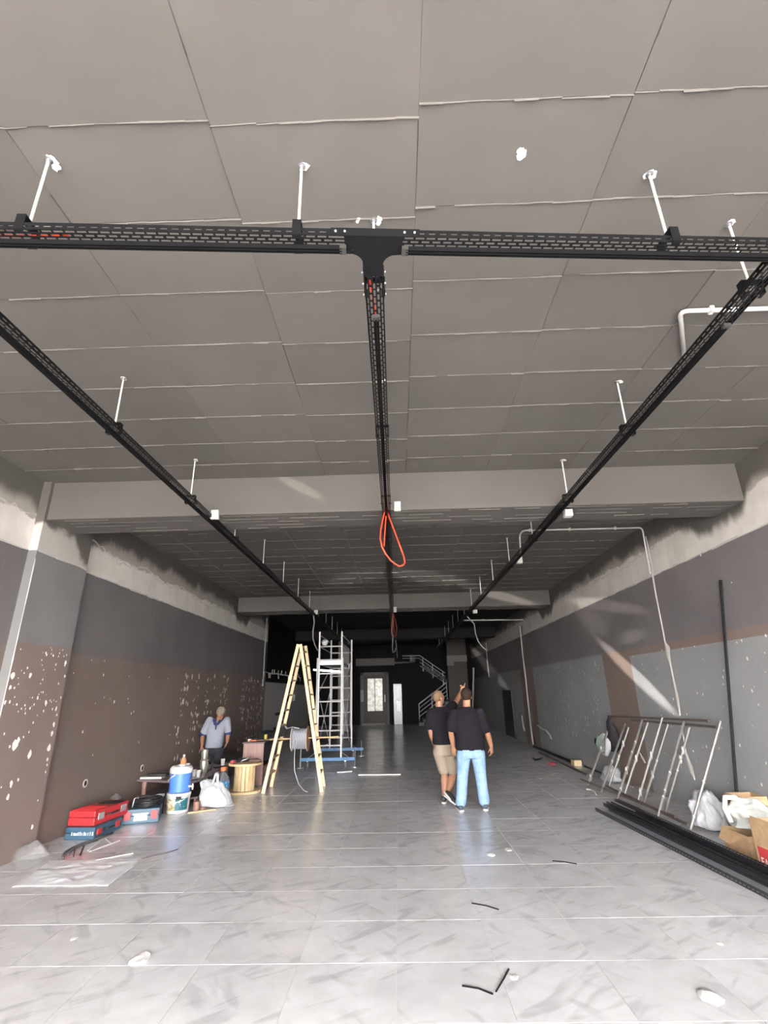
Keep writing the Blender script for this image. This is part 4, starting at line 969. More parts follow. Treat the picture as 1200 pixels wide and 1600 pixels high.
for a, b, lab in (((115,1338),(117,1327),'dark short rod on the floor inside the hose curve'), ((125,1336),(131,1322),'second dark rod on the floor inside the hose curve')):
    p, q = FL(*a, .007), FL(*b, .007); single('metal_rod', lab, 'rod', MB().bar(p, q, .012, .012), steel_b, p, 'dark rods on the floor')
M = Mat('sheet_white', .35); M.pos(True); n = M.noise(M.P, 3, 4); M.col(M.mix(n.ss(.45, .7), (.80, .80, .81), (.66, .66, .72)))
single('plastic_sheet', 'white crumpled plastic sheet spread on the floor below the tool cases', 'sheet', sheet([FL(20, 1386), FL(170, 1384), FL(222, 1341), FL(78, 1345)], 64, .013, 1), M.m, FL(120, 1365), smooth=True)
single('plastic_wrap', 'crumpled clear plastic wrap on the floor at the column foot', 'plastic', lump(FL(46, 1340), (.2, .13, .13), 13, .35, 2.4, sub=3), bagclear, FL(46, 1340), smooth=True)
# ================================================================== RIGHT SIDE THINGS
def Z7(zx, zy): return (900 + zx / 4, 1080 + zy / 4)
rackm = simple('rusty_galvanised', (.20, .19, .18), .45, .3, .35, 9); rackd = simple('rusty_bar', (.13, .10, .09), .6, .2, .4, 14)
def rack(lab, bars, top, bot, zb):
    tp_ = [WX(*Z7(*q), XR - .06) for q in top]; bt = [FL(*Z7(*q), zb) for q in bot]
    t = thing('steel_rack', lab, 'steel frame', (bt[0] + bt[1]) / 2, 'steel frames leaning on the right wall'); t.location.z = 0
    part(t, 'top_rail', MB().bar(tp_[0], tp_[1], .035, .03), rackd); part(t, 'bottom_rail', MB().bar(bt[0], bt[1], .03, .025), rackd)
    for a, b in bars:
        p = WX(*Z7(*a), XR - .085); q = FL(*Z7(*b), .012); part(t, 'bar', MB().tube([p, q], .019, 8), rackm)
    sp_ = MB()
    for _ in range(14):
        a, b = random.choice(bars); p = WX(*Z7(*a), XR - .085).lerp(FL(*Z7(*b), .012), random.uniform(.2, .95)); sp_.ball(p, (.021, .021, .028) if random.random() < .5 else (.02, .02, .06), 6)
    part(t, 'plaster_splashes', sp_, plaster, kind='stuff')
rack('dull steel ladder-like frame leaning on the right wall, five bars, nearer the floor edge', [((225,180),(70,595)),((308,205),(155,640)),((415,180),(255,685)),((540,165),(385,690)),((675,190),(510,790))], [(200,155),(830,185)], [(30,550),(620,785)], .09)
rack('second steel frame leaning behind the first, its last bar stands apart by the white sack', [((330,225),(205,600)),((450,195),(300,655)),((575,205),(425,695)),((710,225),(560,750)),((905,185),(715,865))], [(350,180),(880,225)], [(190,592),(700,835)], .05)
pole = thing('leaning_angle', 'long black perforated angle bar standing against the right wall', 'angle bar', (4.2, 7.45, 0))
a = WX(1126, 906, XR - .06); b = Vector((4.26, 7.42, .0)); part(pole, 'flange', MB().bar(b, a, .05, .006, up=(1, 0, 0)), simple('black_angle', (.03, .03, .034), .5)); 
part(pole, 'flange', MB().bar(b + Vector((.02, .02, 0)), a + Vector((.012, .02, 0)), .006, .04, up=(1, 0, 0)), steel_b)
hm = MB()
for k in range(46):
    p = b.lerp(a, (k + .5) / 46); hm.bar(p + Vector((-.0045, 0, 0)), p + Vector((-.0045, 0, .025)), .010, .002, up=(1, 0, 0))
part(pole, 'slots', hm, simple('slot_grey', (.07, .07, .072), .6), kind='stuff')
# hanging coat, bags
P = lambda zx, zy, X: WX(900 + zx / 10, 1090 + zy / 10, X)
single('jacket', 'dark jacket hanging from the end of the leaning steel frame', 'jacket', MB().loft([(P(530,290,4.26), (0, .05, 0), (.02, 0, 0)), (P(520,380,4.25), (0, .10, 0), (.05, 0, 0)), (P(560,500,4.22), (0, .17, 0), (.07, 0, 0)), (P(590,650,4.2), (0, .22, 0), (.08, 0, 0)), (P(600,780,4.2), (0, .20, 0), (.08, 0, 0)), (P(590,840,4.2), (0, .15, 0), (.05, 0, 0))], 16), simple('coat_dark', (.035, .028, .034), .9, 0, .3, 12, .5), P(560, 500, 4.2), smooth=True)
hb = thing('carrier_bag', 'pale green and white carrier bag hanging beside the dark jacket', 'bag', P(420, 700, 4.2))
part(hb, 'body', MB().loft([(P(430,560,4.2), (0, .05, 0), (.02, 0, 0)), (P(400,640,4.18), (0, .16, 0), (.08, 0, 0)), (P(400,740,4.18), (0, .20, 0), (.09, 0, 0)), (P(420,820,4.18), (0, .14, 0), (.07, 0, 0)), (P(450,860,4.18), (0, .06, 0), (.03, 0, 0))], 16), plastic('bag_green', (.42, .52, .48), .1), smooth=True)
part(hb, 'white_flap', MB().tube([P(480,640,4.08), P(500,700,4.06), P(505,780,4.06), P(480,880,4.06), P(430,880,4.06), P(395,850,4.06)], [.03, .05, .055, .045, .03, .02], 8), bagw, smooth=True)
part(hb, 'knot', MB().ball(P(310,690,4.18), (.03, .05, .08), 8), black_p, smooth=True)
single('plastic_bag', 'crumpled white plastic bag on the floor behind the leaning steel frames', 'bag', lump(FL(956, 1221), (.14, .30, .24), 21, .32, 2.2, skew=(0, -.3)), bagw, FL(956, 1221), smooth=True)
sack = single('sack', 'white plastic sack slumped on the floor left of the cartons', 'sack', lump((4.02, 7.5, 0), (.22, .23, .36), 33, .3, 1.9, skew=(-.12, .1), sub=5), bagw, (4.02, 7.5, 0), smooth=True)
pk = MB()
for k in range(9):
    p = Vector((4.02 + .015 * k, 7.13 - .0 * k, .14 + .012 * (k % 3))); pk.bar(p, p + Vector((.004, 0, .05)), .008, .006, up=(0, 1, 0))
kraft = wood('cardboard', (.42, .27, .15), (.52, .35, .205), 'x', 2, .8); kraftd = simple('cardboard_inside', (.26, .165, .09), .85)
def carton(name, lab, a, b, open_top=True):
    t = thing(name, lab, 'carton', ((a[0] + b[0]) / 2, (a[1] + b[1]) / 2, a[2]), 'cardboard cartons at the right wall'); th = .008
    x0, y0, z0 = a; x1, y1, z1 = b
    part(t, 'side', MB().box((x0, y0, z0), (x0 + th, y1, z1)), kraft); part(t, 'side', MB().box((x1 - th, y0, z0), (x1, y1, z1)), kraft)
    part(t, 'side', MB().box((x0 + th, y0, z0), (x1 - th, y0 + th, z1)), kraft); part(t, 'side', MB().box((x0 + th, y1 - th, z0), (x1 - th, y1, z1)), kraft)
    part(t, 'bottom', MB().box((x0 + th, y0 + th, z0), (x1 - th, y1 - th, z0 + th)), kraftd)
    return t
fc = carton('carton', 'front cardboard carton with a red printed square, cut by the photo edge', (3.56, 5.32, 0), (4.05, 5.98, .44))
part(fc, 'flap', MB().bar((3.57, 5.35, .44), (3.57, 5.96, .44), .005, .05, up=(-.3, 0, 1)), kraft); part(fc, 'flap', MB().add([(3.57, 5.98, .44), (4.04, 5.98, .44), (4.0, 6.14, .40), (3.6, 6.14, .40)], [(0, 1, 2, 3)]), kraft)
part(fc, 'contents', MB().box((3.58, 5.4, .30), (4.03, 5.95, .38)), simple('grey_film', (.30, .28, .28), .5))
r0 = WX(1183, 1321, 3.56); r1 = WX(1184.5, 1350, 3.56)
redp = simple('print_red', (.52, .045, .05), .6)
part(fc, 'red_square', MB().box((3.5585, r0.y - .30, r1.z + .012), (3.5598, r0.y, r0.z)), redp)
def text_mesh(s, size, M, mat, ext=.0006):
    c = bpy.data.curves.new('t', 'FONT'); c.body = s; c.size = size; c.extrude = ext
    o = bpy.data.objects.new('t', c); COL.objects.link(o); dg = bpy.context.evaluated_depsgraph_get(); dg.update()
    me = bpy.data.meshes.new_from_object(o.evaluated_get(dg)); bpy.data.objects.remove(o); me.transform(M); me.materials.clear(); me.materials.append(mat); return me
Mt = Matrix(((0, 0, -1, 3.5575), (-1, 0, 0, r0.y - .018), (0, 1, 0, r1.z + .016), (0, 0, 0, 1)))
Mo = Matrix.Translation(-fc.location)
part(fc, 'lettering', text_mesh('EAE', .095, Mo @ Mt, simple('print_white2', (.85, .80, .76), .6)), None)
part(fc, 'underline', MB().box((3.5585, r0.y - .25, r1.z - .012), (3.5598, r0.y - .02, r1.z - .002)), redp)
oc = carton('carton', 'small open cardboard carton between the sack and the red printed one', (3.68, 6.28, 0), (4.06, 6.74, .20))
part(oc, 'flap', MB().add([(3.68, 6.3, .2), (3.68, 6.72, .2), (3.60, 6.70, .10), (3.60, 6.5, .08)], [(0, 1, 2, 3)]), kraft); part(oc, 'flap', MB().add([(3.70, 6.28, .2), (3.98, 6.28, .2), (3.95, 6.16, .30), (3.72, 6.15, .29)], [(0, 1, 2, 3)]), kraft)
carton('carton', 'brown cardboard carton at the wall behind the pale bag', (4.06, 6.90, 0), (XR - .02, 7.2, .46))
pb = thing('carrier_bag', 'translucent pale carrier bag with open handle resting on the small carton', 'bag', (3.95, 6.6, .2))
part(pb, 'body', lump((4.02, 6.62, .2), (.26, .24, .24), 41, .3, 2.0, skew=(-.2, .15)), plastic('bag_pale', (.62, .63, .60), .12), smooth=True)
part(pb, 'handle', MB().tube([(3.74, 6.62, .26), (3.72, 6.66, .40), (3.76, 6.68, .50), (3.86, 6.66, .50), (3.92, 6.62, .42), (3.90, 6.56, .30), (3.82, 6.5, .24)], [.025, .03, .03, .035, .035, .03, .02], 8), plastic('bag_pale2', (.66, .67, .64), .12), smooth=True)
# spare trays on the floor
dkf = simple('spare_steel', (.022, .022, .026), .4, 0, .25); 
def spare(lab, p, q, w_, h, rows, hs, z0=.006):
    t = thing('spare_tray', lab, 'cable tray', ((p[0] + q[0]) / 2, (p[1] + q[1]) / 2, 0), 'spare trays lying on the floor at the right wall')
    b_, f_ = tray_mesh(p, q, z0, w_, h, None, .055, rows, hs); part(t, 'slotted_base', b_, simple('spare_base', (.30, .31, .34), .4, .2, .2) if rows > 6 else dkf)
    for m in f_: part(t, 'side_flange', m, dkf)
spare('widest black slotted tray on the floor, outermost of the pile at the right', (2.99, 8.58), (3.25, 4.2), .20, .045, 9, .005)
spare('narrow black tray lying right beside the widest tray of the floor pile', (3.17, 8.9), (3.40, 4.2), .075, .045, 3, .006)
spare('narrow black tray with the farthest tip in the floor pile', (3.265, 9.02), (3.49, 4.2), .075, .04, 3, .006)
spare('narrow black tray nearest the wall in the floor pile, tip drawn back', (3.42, 8.35), (3.55, 4.2), .07, .042, 3, .006)
spare('black tray lying tilted over the joint of the narrow trays', (3.36, 8.96), (3.535, 4.2), .05, .035, 2, .006, .058)
# far right floor line
single('steel_bar', 'dark steel bar on the floor along the right wall beyond the frames', 'bar', MB().bar(FL(834, 1166, .03), FL(903, 1194, .03), .05, .05), steel_b, FL(870, 1180))
single('steel_bar', 'thin dark bar on the floor in front of the longer one by the wall', 'bar', MB().bar(FL(842, 1175, .02), FL(918, 1211, .02), .04, .03), rackd, FL(880, 1193))
single('steel_bar', 'short dark bar at the wall behind the first leaning frame', 'bar', MB().bar(WX(913, 1197, 4.31), WX(944, 1211, 4.31), .03, .03), steel_b, WX(913, 1197, 4.31))
single('wood_block', 'small yellow wood block on the bars by the right wall', 'block', MB().cbox(FL(901, 1196) + Vector((-.09, -.12, 0)), FL(901, 1196) + Vector((.09, .12, .12)), .01), LW, FL(901, 1196))
single('red_scrap', 'red plastic scrap on the floor near the open wall chase', 'scrap', lump(FL(862, 1194), (.10, .16, .05), 51, .4, 2, sub=2), simple('scrap_red', (.35, .07, .08), .6), FL(862, 1194), smooth=True)
single('black_offcut', 'curved black offcut on the floor near the red scrap', 'scrap', MB().tube([FL(832, 1184, .02), FL(836, 1187, .03), FL(842, 1186, .03), FL(847, 1184, .02)], .02, 6), black_p, FL(838, 1186), smooth=True)
for i, (a, b, lab) in enumerate((((737,1411),(779,1421),'dark thin stick on the floor in front of the men'), ((863,1345),(901,1350),'dark thin stick on the floor towards the tray pile'), ((722,1540),(770,1553),'dark stick lying crosswise at the bottom edge of the floor'), ((775,1549),(795,1514),'dark stick touching the crosswise one, pointing into the hall'))):
    p, q = FL(*a, .006), FL(*b, .006); m = (p + q) / 2 + Vector((.01, .015, 0)); single('stick', lab, 'stick', MB().tube([p, m, q], .0055, 6), steel_b, p, 'dark sticks on the floor')
for i, (x, y, r, lab) in enumerate(((767,1336,.05,'white crumb patch on the floor before the men'), (795,1328,.04,'white scrap right of the crumb patch'), (803,1527,.025,'white scrap beside the two dark sticks'), (1111,1559,.06,'flat pale scrap at the bottom right of the floor'), (1125,1475,.02,'tiny white scrap on the right floor'), (343,1283,.035,'clear crumpled scrap below the white carrier bag'), (219,1499,.06,'pale flake at the bottom left of the floor'), (115,1467,.02,'tiny white chip on the left floor'), (383,1250,.02,'white chip before the cable drum'), (407,1251,.02,'white chip before the ladder foot'), (845,1217,.025,'white chip on the floor near the wall chase'))):
    single('scrap', lab, 'scrap', lump(FL(x, y), (r, r * 1.4, r * .35), 60 + i, .4, 2.5, sub=2), white_p, FL(x, y), 'white scraps on the floor')
single('offcut', 'white strip offcut on the floor before the scaffold tower', 'strip', MB().bar(FL(560, 1210.5, .012), FL(626, 1210, .012), .03, .02), white_p, FL(590, 1210))
single('offcut', 'short white strip nearer the scaffold caster', 'strip', MB().bar(FL(527, 1206.5, .012), FL(550, 1205, .012), .03, .02), white_p, FL(540, 1206))
single('wire', 'curled pale wire on the floor before the leaning frames', 'wire', MB().tube([FL(916, 1233, .008), FL(924, 1234, .008), FL(930, 1238, .008), FL(932, 1242, .008)], .008, 6), white_p)
single('offcut', 'thin white strip on the floor behind the leaning frames', 'strip', MB().bar(FL(972, 1223, .01), FL(989, 1230, .01), .025, .015), white_p, FL(980, 1226))
# ================================================================== PEOPLE
SKIN = simple('skin', (.30, .15, .09), .65, 0, .06, 10, 0, .2); SKIN2 = simple('skin_tan', (.29, .142, .086), .5, 0, .06, 10)
def V(*a): return Vector(a)
def hand(mb, wr, d, n, s, curl, k=1.0, idx=None):
    d = d.normalized(); n = (n - d * n.dot(d)).normalized(); s = d.cross(n) if s > 0 else n.cross(d)
    mb.loft([(wr + d * (t * k), s * (w1 * k), n * (h1 * k)) for t, w1, h1 in ((-.02, .026, .021), (.02, .034, .018), (.06, .041, .016), (.092, .040, .014))], 12)
    for j, (o, L) in enumerate(((.030, .074), (.010, .082), (-.011, .077), (-.030, .060))):
        c = curl if (idx is None or j > 0) else idx
        p = wr + d * (.085 * k) + s * (o * k); dd = d.copy(); pts = [p - d * .02]; pts.append(p)
        for q, fr in enumerate((.45, .32, .23)):
            dd = (Matrix.Rotation(0, 3, 'X') @ dd); a = c * (1.0 if q == 0 else .9); dd = (dd * math.cos(a) + n * math.sin(a)).normalized(); n2 = n
            p = p + dd * (L * fr * k); pts.append(p); n = (n - dd * n.dot(dd)).normalized() if (n - dd * n.dot(dd)).length > .1 else n
        n = (n2 - d * n2.dot(d)).normalized() if (n2 - d * n2.dot(d)).length > .1 else n2
        mb.limb(pts, [.0095 * k, .0092 * k, .0088 * k, .008 * k, .0072 * k], 8)
    p = wr + d * (.025 * k) + s * (.030 * k); t1 = (d * .75 + s * .6 + n * .35).normalized(); q = p + t1 * (.042 * k); t2 = (d * .9 + s * .15 + n * .45).normalized()
    mb.limb([p - t1 * .015, p, q, q + t2 * (.032 * k)], [.014 * k, .0125 * k, .0105 * k, .0085 * k], 8)
def head(mb, c, fwd, up, k=1.0):
    f = fwd.normalized(); u = (up - f * up.dot(f)).normalized(); r = f.cross(u)
    Mh = Matrix(((r.x, f.x, u.x), (r.y, f.y, u.y), (r.z, f.z, u.z))).to_4x4(); Mh.translation = c
    Q = lambda x, y, z: Mh @ Vector((x * k, y * k, z * k))
    def bl(c_, rad, seg=14):
        m = MB().ball((0, 0, 0), tuple(q * k for q in rad), seg); R3 = Mh.to_3x3(); mb.add([Q(*c_) + R3 @ v for v in m.v], m.f)
    bl((0, -.012, .03), (.078, .098, .098), 18); bl((0, .025, -.045), (.060, .072, .075)); bl((0, .055, -.085), (.036, .036, .030)); bl((0, .035, .03), (.066, .062, .06))
    mb.limb([Q(0, .092, .015), Q(0, .112, -.022)], [.010 * k, .016 * k], 8); bl((.012, .100, -.024), (.010, .012, .008), 8); bl((-.012, .100, -.024), (.010, .012, .008), 8)
    for sx in (-1, 1): bl((sx * .078, -.008, -.005), (.013, .022, .036), 10); bl((sx * .034, .062, -.02), (.026, .026, .024), 10)
    bl((0, .088, -.055), (.026, .012, .008), 8); bl((0, .086, -.068), (.022, .012, .008), 8); mb.limb([Q(-.04, .082, .022), Q(.04, .082, .022)], [.012 * k, .012 * k], 8)
    return Q, Mh
def cap_hair(Q, Mh, k, low, front, thick=.012, seed=0):
    bm = bmesh.new(); bmesh.ops.create_uvsphere(bm, u_segments=36, v_segments=24, radius=1); R3 = Mh.to_3x3(); rem = []
    for v in bm.verts:
        p = v.co.copy(); q = Vector((p.x * (.078 + thick), -.012 + p.y * (.098 + thick), .03 + p.z * (.098 + thick)))
        line = low + (front - low) * max(0, min(1, (q.y + .04) / .13))
        if q.z < line + .008 * math.sin(q.x * 90): rem.append(v)
        w_ = 1 + .05 * noise.noise(q * 55 + Vector((seed, 0, 0))); v.co = Q(*(q * w_))
    bmesh.ops.delete(bm, geom=rem, context='VERTS')
    ext = bmesh.ops.extrude_edge_only(bm, edges=[e for e in bm.edges if e.is_boundary]); cen = Q(0, -.01, .0)
    for v in ext['geom']:
        if isinstance(v, bmesh.types.BMVert): v.co = v.co.lerp(cen, .16)
    return MB().bm(bm)
def person(lab, loc, b, cloths, kids):
    t = thing('person', lab, 'person', loc)
    part(t, 'body', voxel(b[0], 'body', loc, .0065, b[1], 3), None)
    for nm, mb, m, vs in cloths: part(t, nm, voxel(mb, nm, loc, vs, m, 14 if 'shirt' in nm else 6), None)
    for nm, mb, m in kids: part(t, nm, mb, m, smooth=True)
    return t
def shoe(heel, toe, w_=.047, h=.085, lift=0.0):
    heel = Vector(heel); toe = Vector(toe); d = toe - heel; L = d.length; d.normalize(); s = d.cross(V(0, 0, 1)).normalized(); u = s.cross(d)
    up_ = MB().loft([(heel + d * (L * a) + u * (.022 + hh / 2), s * (w_ * ww), u * (hh / 2)) for a, ww, hh in ((-.0, .55, h * .8), (.05, .8, h), (.28, .86, h * 1.02), (.45, .92, h * .85), (.65, 1.02, h * .62), (.85, .95, h * .5), (.98, .6, h * .34))], 14)
    so = MB().loft([(heel + d * (L * a) + u * zz, s * (w_ * 1.06 * ww), d * 0 + u * .014) for a, ww, zz in ((-.02, .5, .014), (.04, .85, .014), (.3, .88, .014), (.65, 1.05, .014), (.88, .98, .014), (1.0, .6, .016))], 14)
    return up_, so
BLK = simple('black_tee', (.014, .0125, .016), .9, 0, .2, 14, .3, .08)
# --- man in light jeans, seen from behind
Y = 8.74; D = lambda x, y, dy=0: DY(x, y, Y + dy)
b = MB(); hc = D(728.5, 1088); Q, Mh = head(b, hc, V(.12, 1, -.02), V(0, 0, 1), 1.0)
nb = D(729, 1104, -.01); b.limb([hc + V(0, -.02, -.05), nb + V(0, 0, -.03)], [.058, .065])
shL, shR = D(708, 1113), D(749.5, 1112.5); elL, elR = D(704.5, 1143, -.02), D(761.5, 1145, -.02); wrL, wrR = D(708, 1167, .06), D(767.5, 1166, .05)
hipL, hipR = D(724.5, 1176), D(746.5, 1176); knL, knR = D(722.5, 1212, .02), D(751, 1212, .0); anL, anR = D(720.5, 1259, -.01), D(757, 1257, .03)
chest = (shL + shR) / 2
b.loft([(chest + V(0, 0, .05), V(.12, 0, 0), V(0, .07, 0)), (chest + V(0, 0, -.02), V(.165, 0, 0), V(0, .09, 0)), (chest + V(0, 0, -.2), V(.17, 0, 0), V(0, .11, 0)), (chest + V(.02, 0, -.5), V(.15, 0, 0), V(0, .10, 0)), ((hipL + hipR) / 2, V(.17, 0, 0), V(0, .11, 0))])
for s_, e_, w0 in ((shL, elL, wrL), (shR, elR, wrR)): b.limb([s_ + V(0, 0, -.03), s_.lerp(e_, .5), e_, e_.lerp(w0, .35), w0], [.050, .053, .044, .046, .030])
hand(b, wrL, V(.06, .12, -1), V(.5, .8, 0), 1, .35); hand(b, wrR, V(.05, .06, -1), V(-.7, .6, 0), -1, .45)
for h_, k_, a_ in ((hipL, knL, anL), (hipR, knR, anR)): b.limb([h_, k_, k_.lerp(a_, .35), a_], [.085, .058, .056, .042])
tee = MB(); hem = D(735.5, 1172)
tee.loft([(nb + V(0, 0, .0), V(.075, 0, 0), V(0, .075, 0)), (chest + V(0, 0, .045), V(.15, 0, 0), V(0, .095, 0)), (chest + V(0, 0, -.025), V(.215, 0, 0), V(0, .125, 0)), (chest + V(.0, 0, -.18), V(.228, 0, 0), V(0, .14, 0)), (chest.lerp(hem, .65), V(.222, 0, 0), V(0, .145, 0)), (hem, V(.232, 0, 0), V(0, .155, 0))], 20, 2.4)
for s_, e_ in ((shL, elL), (shR, elR)): tee.limb([s_ + V(0, 0, -.015), s_.lerp(e_, .5), s_.lerp(e_, .78)], [.078, .086, .088])
je = MB(); wa = (hipL + hipR) / 2 + V(0, 0, .12)
je.loft([(wa, V(.185, 0, 0), V(0, .125, 0)), ((hipL + hipR) / 2 + V(0, 0, .02), V(.20, 0, 0), V(0, .145, 0)), ((hipL + hipR) / 2 + V(0, 0, -.07), V(.19, 0, 0), V(0, .13, 0))], 20, 2.5)
for h_, k_, a_ in ((hipL, knL, anL), (hipR, knR, anR)): je.limb([h_ + V(0, 0, -.02), h_.lerp(k_, .5), k_, k_.lerp(a_, .5), a_ + V(0, 0, .055)], [.118, .103, .088, .083, .084])
sL, soL = shoe((anL.x - .005, anL.y - .07, 0), (anL.x - .03, anL.y + .20, 0)); sR, soR = shoe((anR.x + .0, anR.y - .07, 0), (anR.x + .05, anR.y + .19, 0))
M = Mat('light_denim', .85); x, y, z = M.pos(); n = M.noise(M.P, 9, 4); n2 = M.noise(M.vec(x * 2, y * 2, z * 7), 7, 4); M.col(M.mix(n.ss(.3, .7), (.17, .28, .45), (.25, .37, .52))); M.bump(n2, .5, .012); JEANS = M.m
navy = simple('shoe_navy', (.045, .06, .09), .7); sole = simple('sole_white', (.55, .55, .54), .6)
HD = simple('hair_dark', (.016, .010, .008), .85, 0, .4, 60, 0, .08)
pj = person('man in black t-shirt and light blue jeans seen from behind, arms hanging', V((hipL.x + hipR.x) / 2, Y, 0), (b, SKIN), [('t_shirt', tee, BLK, .010), ('jeans', je, JEANS, .010)],
       [('hair', cap_hair(Q, Mh, 1, -.072, .085, .012, 1), HD), ('shoe', sL, navy), ('shoe', sR, navy), ('sole', soL, sole), ('sole', soR, sole)])
for side_x in (-.09, .09): part(pj, 'back_pocket', MB().loft([((hipL + hipR) / 2 + V(side_x, -.142, .05), V(.055, 0, 0), V(0, .008, 0)), ((hipL + hipR) / 2 + V(side_x, -.146, -.03), V(.055, 0, 0), V(0, .008, 0)), ((hipL + hipR) / 2 + V(side_x, -.132, -.07), V(.02, 0, 0), V(0, .006, 0))], 12, 6), JEANS)
ky = single('keys', 'small bunch of keys in the left hand of the man in jeans', 'keys', MB().tube([wrL + V(.03, .03, -.13), wrL + V(.04, .03, -.20)], .010, 6).tube([wrL + V(.025, .04, -.12), wrL + V(.01, .03, -.19)], .008, 6), black_p, wrL + V(.03, .03, -.15))
# --- man in beige shorts, right arm raised and pointing
Y = 9.40
b = MB(); hc = D(685.5, 1091); Q, Mh = head(b, hc, V(.85, .55, .12), V(0, 0, 1), 1.0)
nb = D(686, 1104); b.limb([hc + V(0, 0, -.05), nb + V(0, 0, -.04)], [.060, .068])
shL, shR = D(672.5, 1113), D(701.5, 1109, .05); elL, wrL = D(672.5, 1142, -.03), D(678, 1163, .05); elR, wrR = D(713, 1097, .2), D(721, 1080.5, .32)
hipL, hipR = D(686, 1172), D(703, 1172, .03); knL, knR = D(694.5, 1207, .06), D(708.5, 1208, .05); anL, anR = D(694.2, 1243, -.06), D(699.5, 1240, -.10)
chest = (shL + shR) / 2; rx = V(.97, .15, 0); ry = V(-.15, .97, 0)
b.loft([(chest + V(0, 0, .05), rx * .11, ry * .07), (chest, rx * .17, ry * .10), (chest + V(0, 0, -.2), rx * .16, ry * .11), (chest + V(.03, 0, -.48), rx * .15, ry * .11), ((hipL + hipR) / 2, rx * .16, ry * .11)])
b.limb([shL + V(0, 0, -.03), shL.lerp(elL, .5), elL, elL.lerp(wrL, .35), wrL], [.050, .053, .043, .045, .029]); b.limb([shR, shR.lerp(elR, .5), elR, elR.lerp(wrR, .35), wrR], [.062, .054, .045, .047, .031])
hand(b, wrL, V(.15, .1, -1), V(.8, .3, .1), 1, .45); hand(b, wrR, (wrR - elR) + V(0, .0, .12), V(.6, .5, -.4), -1, 1.15, 1.05, .05)
for h_, k_, a_ in ((hipL, knL, anL), (hipR, knR, anR)): b.limb([h_, h_.lerp(k_, .5), k_, k_.lerp(a_, .3), k_.lerp(a_, .7), a_], [.095, .08, .058, .062, .048, .037])
tee = MB(); hem = D(692, 1163)
tee.loft([(nb, rx * .075, ry * .075), (chest + V(0, 0, .045), rx * .14, ry * .095), (chest + V(0, 0, -.01), rx * .20, ry * .13), (chest + V(.01, 0, -.2), rx * .195, ry * .145), (chest.lerp(hem, .65), rx * .18, ry * .145), (hem, rx * .178, ry * .15)], 20, 2.4)
tee.limb([shL + V(0, 0, -.015), shL.lerp(elL, .5), shL.lerp(elL, .72)], [.078, .084, .084]); tee.limb([shR, shR.lerp(elR, .35), shR.lerp(elR, .55)], [.088, .085, .082])
sh = MB(); hp_ = (hipL + hipR) / 2
sh.loft([(hp_ + V(0, 0, .12), rx * .172, ry * .13), (hp_ + V(0, 0, 0), rx * .19, ry * .15), (hp_ + V(0, 0, -.08), rx * .18, ry * .14)], 20, 2.5)
for h_, k_ in ((hipL, knL), (hipR, knR)): sh.limb([h_ + V(0, 0, -.03), h_.lerp(k_, .5), h_.lerp(k_, .86)], [.112, .106, .100])
u1, o1 = shoe((anL.x - .02, anL.y - .07, 0), (anL.x + .02, anL.y + .2, 0)); u2, o2 = shoe((anR.x - .05, anR.y - .02, .11), (anR.x + .13, anR.y - .2, .0), .047, .085)
shb = simple('shoe_black', (.02, .02, .022), .7); khaki = simple('khaki', (.25, .20, .15), .85, 0, .12, 12, .4)
mks = MB()
d_ = (V(anR.x + .13, anR.y - .2, 0) - V(anR.x - .05, anR.y - .02, .11)); s_ = d_.cross(V(0, 0, 1)).normalized()
if s_.y > 0: s_ = -s_
h0 = V(anR.x - .05, anR.y - .02, .11) + s_ * .045
mks.bar(h0 + d_ * .1 + V(0, 0, .08), h0 + d_ * .62 + V(0, 0, .035), .004, .03, up=(0, 0, 1))
ps = person('man in black t-shirt and beige shorts raising his right arm to point', V(hp_.x, Y, 0), (b, SKIN2), [('t_shirt', tee, BLK, .010), ('shorts', sh, khaki, .010)],
       [('hair', cap_hair(Q, Mh, 1, -.03, .075, .005, 2), simple('hair_buzz', (.20, .125, .07), .8)), ('shoe', u1, shb), ('shoe', u2, shb), ('sole', o1, sole), ('sole', o2, sole), ('side_stripe', mks, sole)])
# --- grey-haired man bending over the table
Y = 11.9
b = MB(); hc = D(345, 1115, -.28); Q, Mh = head(b, hc, V(.05, -.72, -.70), V(.02, -.6, .75), 1.0)
nb = D(342, 1124, -.14); b.limb([hc + V(0, .06, -.03), nb, nb + V(0, .06, -.07)], [.060, .064, .075])
shL, shR = D(328, 1126, -.05), D(354.5, 1126, -.05); elL, wrL = D(316.5, 1148, -.02), D(315.5, 1165, -.18); elR, wrR = D(356.5, 1146, -.02), D(355.5, 1159, -.14)
hipL, hipR = D(328, 1173, .12), D(342, 1173, .12); chest = (shL + shR) / 2
hipL.z = hipR.z = min(hipL.z, .72)
b.loft([(chest + V(0, .02, .05), V(.11, 0, 0), V(0, .07, 0)), (chest, V(.17, 0, 0), V(0, .11, 0)), (chest.lerp((hipL + hipR) / 2, .35), V(.16, 0, 0), V(0, .12, 0)), (chest.lerp((hipL + hipR) / 2, .7), V(.15, 0, 0), V(0, .11, 0)), ((hipL + hipR) / 2, V(.15, 0, 0), V(0, .11, 0))])
for s_, e_, w0 in ((shL, elL, wrL), (shR, elR, wrR)): b.limb([s_, s_.lerp(e_, .5), e_, e_.lerp(w0, .4), w0], [.066, .056, .046, .047, .031])
hand(b, wrL, V(.05, -.2, -1), V(.9, -.3, 0), -1, .75); hand(b, wrR, V(-.25, -.2, -1), V(-.9, -.2, .2), 1, .35)
knL, knR = V(hipL.x - .01, 12.0, .40), V(hipR.x + .03, 12.0, .40); anL, anR = V(hipL.x - .01, 12.1, .09), V(hipR.x + .04, 12.1, .09)
